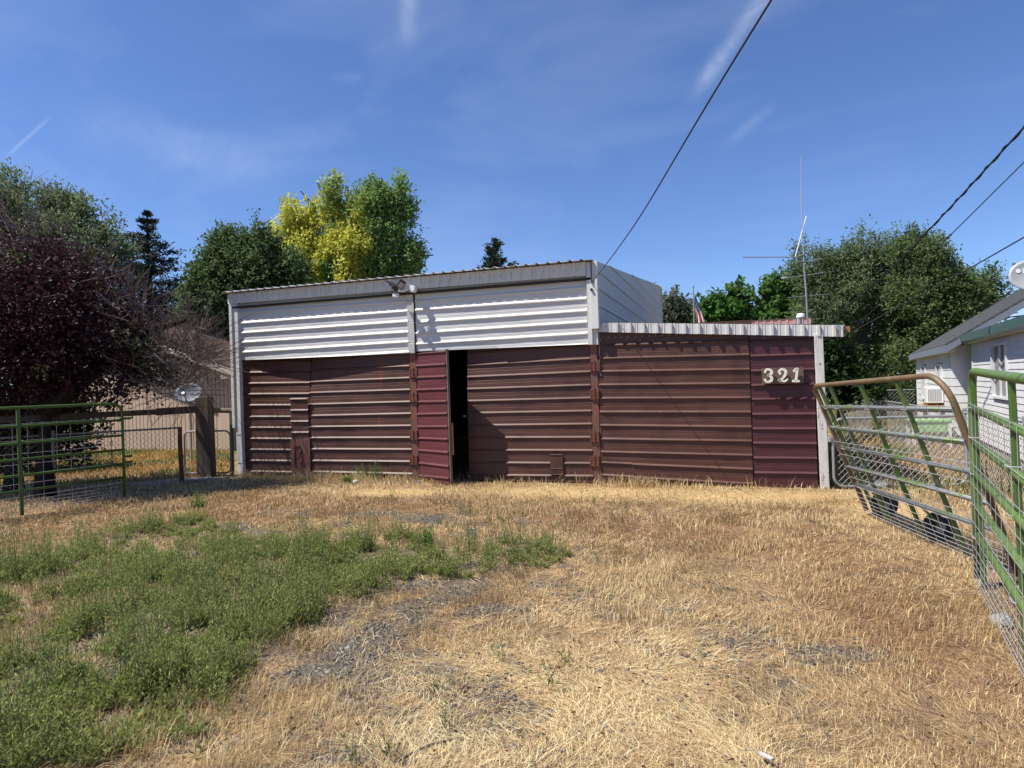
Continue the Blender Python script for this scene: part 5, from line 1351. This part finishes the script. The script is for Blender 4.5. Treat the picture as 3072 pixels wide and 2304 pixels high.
def thin(x, y):                           # thinned, gravelly ground with ragged edges
    return emask(THIN, x, y) * np.clip((fbm(np.column_stack([x * 3.3, y * 3.3 + 21]), 4) - .50) * 8, 0, 1)
SP = np.array([(.58, .445, .235), (.70, .57, .33), (.46, .32, .16), (.31, .19, .10), (.79, .68, .43)])
def straw_col(X, Y):
    n = len(X); bz = emask(BROWNZ, X, Y); pl = emask(PALE, X, Y)
    k = fbm(np.column_stack([X * 1.4, Y * 1.4]), 3)
    w_ = np.stack([np.full(n, .8), .35 + pl * 1.6, .7 + bz * .8, .10 + bz * 2.4 + np.clip(k - .52, 0, 1) * 5, .08 + pl * 1.1], 1)
    w_ /= w_.sum(1, keepdims=True); c = (w_.cumsum(1) < rng.random(n)[:, None]).sum(1)
    return SP[np.minimum(c, 4)] * (.6 + .75 * rng.random(n))[:, None]
# standing dry grass
X, Y, z = sample(400000, 2.3, 13.5, pw=1.3)
den = .42 + 3.0 * (fbm(np.column_stack([X * 3.1, Y * 3.1]), 4) - .42)
gm = emask(GRAV, X, Y); bm = emask(BARE, X, Y); wm = weedness(X, Y) > .4; pm = emask(PALE, X, Y)
den = den * (1 - np.clip(gm * 1.1 - .1 + .5 * (fbm(np.column_stack([X * 5, Y * 5]), 2) - .5), 0, .93)) * (1 - np.clip(bm * 1.3, 0, .93)) * np.where(wm, .5, 1) * (1 - pm * .35) * (1 - .8 * thin(X, Y))
k = (rng.random(len(X)) < den) & ~in_barn(X, Y); X, Y, z, pm = X[k], Y[k], z[k], pm[k]; n = len(X)
hn = fbm(np.column_stack([X * 1.1 + 40, Y * 1.1]), 3)
H = (.035 + .17 * np.clip(hn - .32, 0, 1)) * (.5 + .9 * rng.random(n)) * (1 - .3 * pm)
az = fbm(np.column_stack([X * .5, Y * .5 + 9]), 2) * 14 + rng.normal(size=n) * .9
lean = np.abs(rng.normal(size=n)) * .32 + .55 * np.clip(pm * 1.2 + (fbm(np.column_stack([X * 2.5, Y * 2.5]), 2) - .5), 0, 1)
V, f4, f3, T = blades(X, Y, H, np.maximum(.0022, .0008 * z) * (.7 + .6 * rng.random(n)), lean, az, rng.random(n) * .7, straw_col(X, Y))
tag(np_mesh('dry_grass', V, f4, f3, T, M_straw), 'short dry golden grass covering the yard', 'grass', kind='stuff')
# flattened straw litter
X, Y, z = sample(230000, 2.3, 12.5, pw=1.3)
gm = emask(GRAV, X, Y); pm = emask(PALE, X, Y); bm = emask(BARE, X, Y); wm = weedness(X, Y) > .4
k = (rng.random(len(X)) < (.45 + .5 * pm) * (1 - .75 * gm) * np.where(wm, .4, 1) * (1 - .5 * bm)) & ~in_barn(X, Y); X, Y, z = X[k], Y[k], z[k]; n = len(X)
az = fbm(np.column_stack([X * .9, Y * .9 + 30]), 2) * 18 + rng.normal(size=n) * .8
V, f4, f3, T = blades(X, Y, .035 + .11 * rng.random(n), np.maximum(.0021, .00075 * z), 1.28 + .25 * rng.random(n), az, rng.random(n) * .15, straw_col(X, Y) * 1.08)
V[:, 2] += np.repeat(rng.random(n) * .018, 5)
tag(np_mesh('straw_litter', V, f4, f3, T, M_straw), 'flattened pale straw lying over the ground', 'straw', kind='stuff')
# tall seed grass along the barn foot
xs_ = np.concatenate([rng.uniform(XL + .1, XY(1240)[0], 2200), rng.normal(XY(1900)[0], .32, 800), rng.uniform(XY(1340)[0], XR, 420), rng.normal(XY(960)[0], .25, 500)])
ys_ = FY - .06 - np.abs(rng.normal(size=len(xs_))) * .16
k = (xs_ > XL) & (xs_ < XR); xs_, ys_ = xs_[k], ys_[k]; n = len(xs_)
V, f4, f3, T = blades(xs_, ys_, .06 + .22 * rng.random(n) ** 2.2, np.full(n, .007), np.abs(rng.normal(size=n)) * .35, rng.uniform(0, 6.28, n), rng.random(n) * .7, straw_col(xs_, ys_) * 1.05)
tag(np_mesh('seed_grass', V, f4, f3, T, M_straw), 'taller seeding dry grass along the barn foot', 'grass', kind='stuff')
# yard grass beyond the fences
def yard(N, px, pal, h):
    poly = [tuple(gnd(*p)[:2]) for p in px]; P_ = np.array(poly)
    X = rng.uniform(P_[:, 0].min(), P_[:, 0].max(), N); Y = rng.uniform(P_[:, 1].min(), P_[:, 1].max(), N)
    k = pip(poly, X, Y) & ~in_barn(X, Y); X, Y = X[k], Y[k]; n = len(X)
    nn_ = fbm(np.column_stack([X * .9, Y * .9]), 3) + rng.normal(size=n) * .06
    C = np.where((nn_ > .5)[:, None], np.array(pal[0]), np.array(pal[1])) * (.7 + .6 * rng.random(n))[:, None]
    return blades(X, Y, h * (.5 + rng.random(n)), np.full(n, .018), np.abs(rng.normal(size=n)) * .4, rng.uniform(0, 6.28, n), rng.random(n) * .6, C)
A1 = yard(42000, [(-300, 1480), (700, 1432), (700, 1350), (-300, 1352)], [(.14, .17, .045), (.44, .27, .085)], .10)
A2 = yard(52000, [(2480, 1465), (3300, 1520), (3300, 1230), (2500, 1230)], [(.12, .16, .05), (.42, .27, .10)], .2)
for nm_, lb_, Aa in (('lawn_grass', 'green and gold lawn behind the left gate', A1), ('yard_grass', 'tall green and tan grass behind the right gates', A2)):
    tag(np_mesh(nm_, Aa[0], Aa[1], Aa[2], Aa[3], M_straw), lb_, 'grass', kind='stuff')
# green weeds
def weed_mesh(Xp, Yp, Hp, stems, per, leaf, pal):
    n = len(Xp); Z0 = ground_h(Xp, Yp)
    Ps, As, Ts = [], [], []; SV, SF = [], []; cnt = 0
    for s in range(stems):
        az = rng.uniform(0, 6.28, n); ln = np.abs(rng.normal(size=n)) * .42 + .08
        hh = Hp * (.6 + .5 * rng.random(n)); d = np.stack([np.cos(az) * np.sin(ln), np.sin(az) * np.sin(ln), np.cos(ln)], 1)
        b = np.stack([Xp + rng.normal(size=n) * .02, Yp + rng.normal(size=n) * .02, Z0], 1); e = b + d * hh[:, None]
        w_ = np.stack([-np.sin(az), np.cos(az), np.zeros(n)], 1) * .002
        SV.append(np.stack([b - w_, b + w_, e + w_ * .5, e - w_ * .5], 1).reshape(-1, 3))
        for q_ in range(per):
            t = .15 + .87 * (q_ + rng.random(n)) / per
            a2 = rng.uniform(0, 6.28, n); out = np.stack([np.cos(a2), np.sin(a2), np.full(n, .45)], 1)
            A_ = unit(out + d * .5 + rng.normal(size=(n, 3)) * .2); L_ = leaf * (.55 + .75 * rng.random(n)) * (1.15 - .5 * t)
            Ps.append(b + d * (hh * t)[:, None] + A_ * (L_ * .5)[:, None]); As.append((A_, L_))
            base_c = np.array(pal)[rng.integers(0, len(pal), n)]
            Ts.append(base_c * ((.6 + .6 * rng.random(n)) * (.75 + .5 * t))[:, None])
    P = np.concatenate(Ps); A_ = np.concatenate([a for a, _ in As]); L_ = np.concatenate([l for _, l in As]); T = np.concatenate(Ts)
    N = rng.normal(size=P.shape); N[:, 2] = np.abs(N[:, 2]) + .8; N = unit(N); N = unit(N - A_ * (N * A_).sum(1, keepdims=True))
    V, f = leaf_quads(P, N, A_, L_, .2)
    sv = np.concatenate(SV); sf = np.arange(len(sv), dtype=np.int32).reshape(-1, 4) + len(V)
    Tt = np.concatenate([np.repeat(T, 4, 0), np.tile([.09, .11, .04], (len(sv), 1))])
    return np.concatenate([V, sv]), np.concatenate([f, sf]), Tt
NC = 2600
zz_ = rng.uniform(2.2, 10.5, NC); xx_ = rng.uniform(-1, .1, NC) * (zz_ * .95 + .2)
cs_ = .35 + 1.1 * rng.random(NC) ** 1.5
ci_ = np.repeat(np.arange(NC), 8); N = len(ci_)
X, Y = cam_xy(xx_[ci_] + rng.normal(size=N) * .085 * cs_[ci_], zz_[ci_] + rng.normal(size=N) * .085 * cs_[ci_])
hs_ = cs_[ci_] * (.3 + 1.0 * rng.random(N))
k = (rng.random(N) < weedness(X, Y) * (1 - .9 * emask(GRAV, X, Y)) + .02 * pip(WEED, X, Y)); X, Y, hs_ = X[k], Y[k], hs_[k]
hn = fbm(np.column_stack([X * 2.2 + 11, Y * 2.2]), 3)
V, f, T = weed_mesh(X, Y, (.06 + .62 * np.clip(hn - .32, 0, 1)) * hs_ * 1.45, 5, 15, .038, [(.21, .26, .06), (.25, .30, .075), (.30, .33, .14), (.17, .22, .065), (.38, .37, .12)])
tag(np_mesh('green_weeds', V, f, None, T, M_leaf), 'patch of low green weeds spreading over the left yard', 'weeds', kind='stuff')
print('weeds', len(X))
# scattered weeds outside the patch
X, Y, z = sample(500, 3, 10.5); k = (rng.random(len(X)) < .35) & ~pip(WEED, X, Y) & (X < -1.0) & (emask(BARE, X, Y) < .3); X, Y = X[k], Y[k]
V, f, T = weed_mesh(X, Y, .10 + .12 * rng.random(len(X)), 4, 9, .045, [(.10, .16, .04), (.14, .19, .07)])
tag(np_mesh('scattered_weeds', V, f, None, T, M_leaf), 'sparse small weeds scattered through the dry grass', 'weeds', kind='stuff')
for (u, v, h, lb) in ((1095, 1440, .33, 'leafy green weed against the brown door, left of the pair'), (1130, 1442, .40, 'taller leafy green weed against the brown door'), (1035, 1450, .16, 'low spreading green weed at the barn foot'),
                      (945, 1650, .34, 'upright green weed standing tallest at the patch edge'), (1280, 1650, .30, 'bushy green weed at the middle of the patch edge'), (590, 1530, .3, 'upright green weed standing alone near the walk')):
    c = gnd(u, v); n = 7
    V, f, T = weed_mesh(c.x + rng.normal(size=n) * .05, c.y + rng.normal(size=n) * .04, h * (.7 + .4 * rng.random(n)), 4, 14, .06, [(.09, .18, .035), (.12, .21, .05)])
    o = np_mesh('weed_plant', V, f, None, T, M_leaf); tag(o, lb, 'weed', 'single green weeds')
# gravel
def stones(X, Y, s, cols):
    n = len(X); Z = ground_h(X, Y)
    base = np.array([(1, 0, 0), (-1, 0, 0), (0, 1, 0), (0, -1, 0), (0, 0, 1), (0, 0, -1), (.62, .62, .45), (-.62, .6, .4), (.6, -.62, .42), (-.62, -.6, .45)])
    fc = np.array([(0, 6, 4), (6, 2, 4), (2, 7, 4), (7, 1, 4), (1, 9, 4), (9, 3, 4), (3, 8, 4), (8, 0, 4), (0, 2, 6), (2, 1, 7), (1, 3, 9), (3, 0, 8)])
    sc = s[:, None, None] * (.6 + .7 * rng.random((n, 10, 1))) * np.array([1, 1, .6]) * (1 + .5 * (rng.random((n, 1, 3)) - .5))
    a = rng.uniform(0, 6.28, n); ca, sa = np.cos(a)[:, None], np.sin(a)[:, None]
    v = base[None] * sc; vx = v[:, :, 0] * ca - v[:, :, 1] * sa; vy = v[:, :, 0] * sa + v[:, :, 1] * ca
    V = np.stack([vx + X[:, None], vy + Y[:, None], v[:, :, 2] + (Z + s * .1)[:, None]], 2).reshape(-1, 3)
    f = (fc[None] + (np.arange(n) * 10)[:, None, None]).reshape(-1, 3).astype(np.int32)
    return V, f, np.repeat(cols, 10, 0)
X, Y, z = sample(130000, 2.4, 11)
k = (emask(GRAV, X, Y) * (.1 + 1.9 * fbm(np.column_stack([X * 3, Y * 3]), 4)) + .25 * (fbm(np.column_stack([X * 1.2, Y * 1.2 + 7]), 4) - .5) > .46) & (rng.random(len(X)) < .75) | (rng.random(len(X)) < .7 * thin(X, Y)) & ~in_barn(X, Y); X, Y, z = X[k], Y[k], z[k]; n = len(X)
cc = np.array([(.105, .092, .08), (.15, .132, .115), (.07, .062, .055), (.22, .195, .165)])[rng.integers(0, 4, n)] * (.8 + .4 * rng.random(n))[:, None]
V, f, T = stones(X, Y, .006 + .014 * rng.random(n) ** 2, cc)
tag(np_mesh('gravel', V, None, f, T, M_gravel), 'patches of grey gravel showing through the grass', 'gravel', kind='stuff')
# dark leaf litter
X, Y, z = sample(5200, 2.6, 12.5); k = (rng.random(len(X)) < .5) & ~in_barn(X, Y); X, Y = X[k], Y[k]
c = gnd(330, 1520); dd = np.hypot(X - c.x, Y - c.y)
X2 = np.concatenate([X, rng.normal(gnd(300, 1530).x, 1.7, 2600)]); Y2 = np.concatenate([Y, rng.normal(gnd(300, 1530).y, .9, 2600)])
n = len(X2); Q = np.stack([X2, Y2, ground_h(X2, Y2) + .02 + .02 * rng.random(n)], 1)
A1 = rng.normal(size=(n, 3)) * np.array([1, 1, .3]); A1 = unit(A1); N1 = unit(rng.normal(size=(n, 3)) * .6 + np.array([0, 0, 1])); N1 = unit(N1 - A1 * (N1 * A1).sum(1, keepdims=True))
V, f = leaf_quads(Q, N1, A1, .014 + .022 * rng.random(n), .6)
T = np.array([(.07, .028, .022), (.10, .045, .03), (.15, .075, .04)])[rng.integers(0, 3, n)]
tag(np_mesh('leaf_litter', V, f, None, np.repeat(T, 4, 0), M_straw), 'dark dry leaves scattered over the ground', 'leaves', kind='stuff')
# a few stones, litter and sticks
def rock(u, v, r, label, m=M_stone, flat=.7, cat='stone', name='stone'):
    c = gnd(u, v); mb = MB(); n = 10; vs, fs = [], []
    r_ = random.Random(int(u)); K = 5
    for k in range(K + 1):
        for j in range(n):
            t = 2 * math.pi * j / n; ph = math.pi * k / K; q = r * (1 + .28 * (r_.random() - .5))
            vs.append((c.x + q * math.sin(ph) * math.cos(t), c.y + q * math.sin(ph) * math.sin(t), r * flat * .6 - q * flat * math.cos(ph)))
    for k in range(K):
        for j in range(n): fs.append((k * n + j, k * n + (j + 1) % n, (k + 1) * n + (j + 1) % n, (k + 1) * n + j))
    mb.add(vs, fs); return tag(mb.build(name, m, smooth=True), label, cat)
rock(1067, 1451, .07, 'round white stone at the foot of the brown door')
rock(1045, 1622, .05, 'small pale stone in dry grass right of the weeds')
rock(3005, 1878, .075, 'pale stone under the near green gate', mat('dusty_stone', (.34, .32, .29), .95, 0, c2=(.22, .2, .18), scale=14, bump=.5))
rock(2647, 1463, .15, 'grey plastic-wrapped lump beyond the leaning gate', mat('grey_plastic_wrap', (.24, .25, .26), .4, 0, c2=(.14, .145, .15), scale=9, bump=.6), .5, 'bundle', 'bundle')
mb = MB(); c = gnd(2298, 2290); mb.beam(c + Vector((-.03, .03, .03)), c + Vector((.03, -.03, .04)), .02, .008); tag(mb.build('wood_chip', M_stone), 'pale splinter of wood at the bottom edge', 'wood chip')
mb = MB(); c0, c1 = gnd(1180, 2300), gnd(1390, 2225); mb.tube([c0 + Vector((0, 0, .02)), c0.lerp(c1, .5) + Vector((0, .02, .035)), c1 + Vector((0, 0, .025))], [.008, .007, .004], 6); tag(mb.build('stick', M_bark), 'thin grey stick lying in the straw', 'stick')
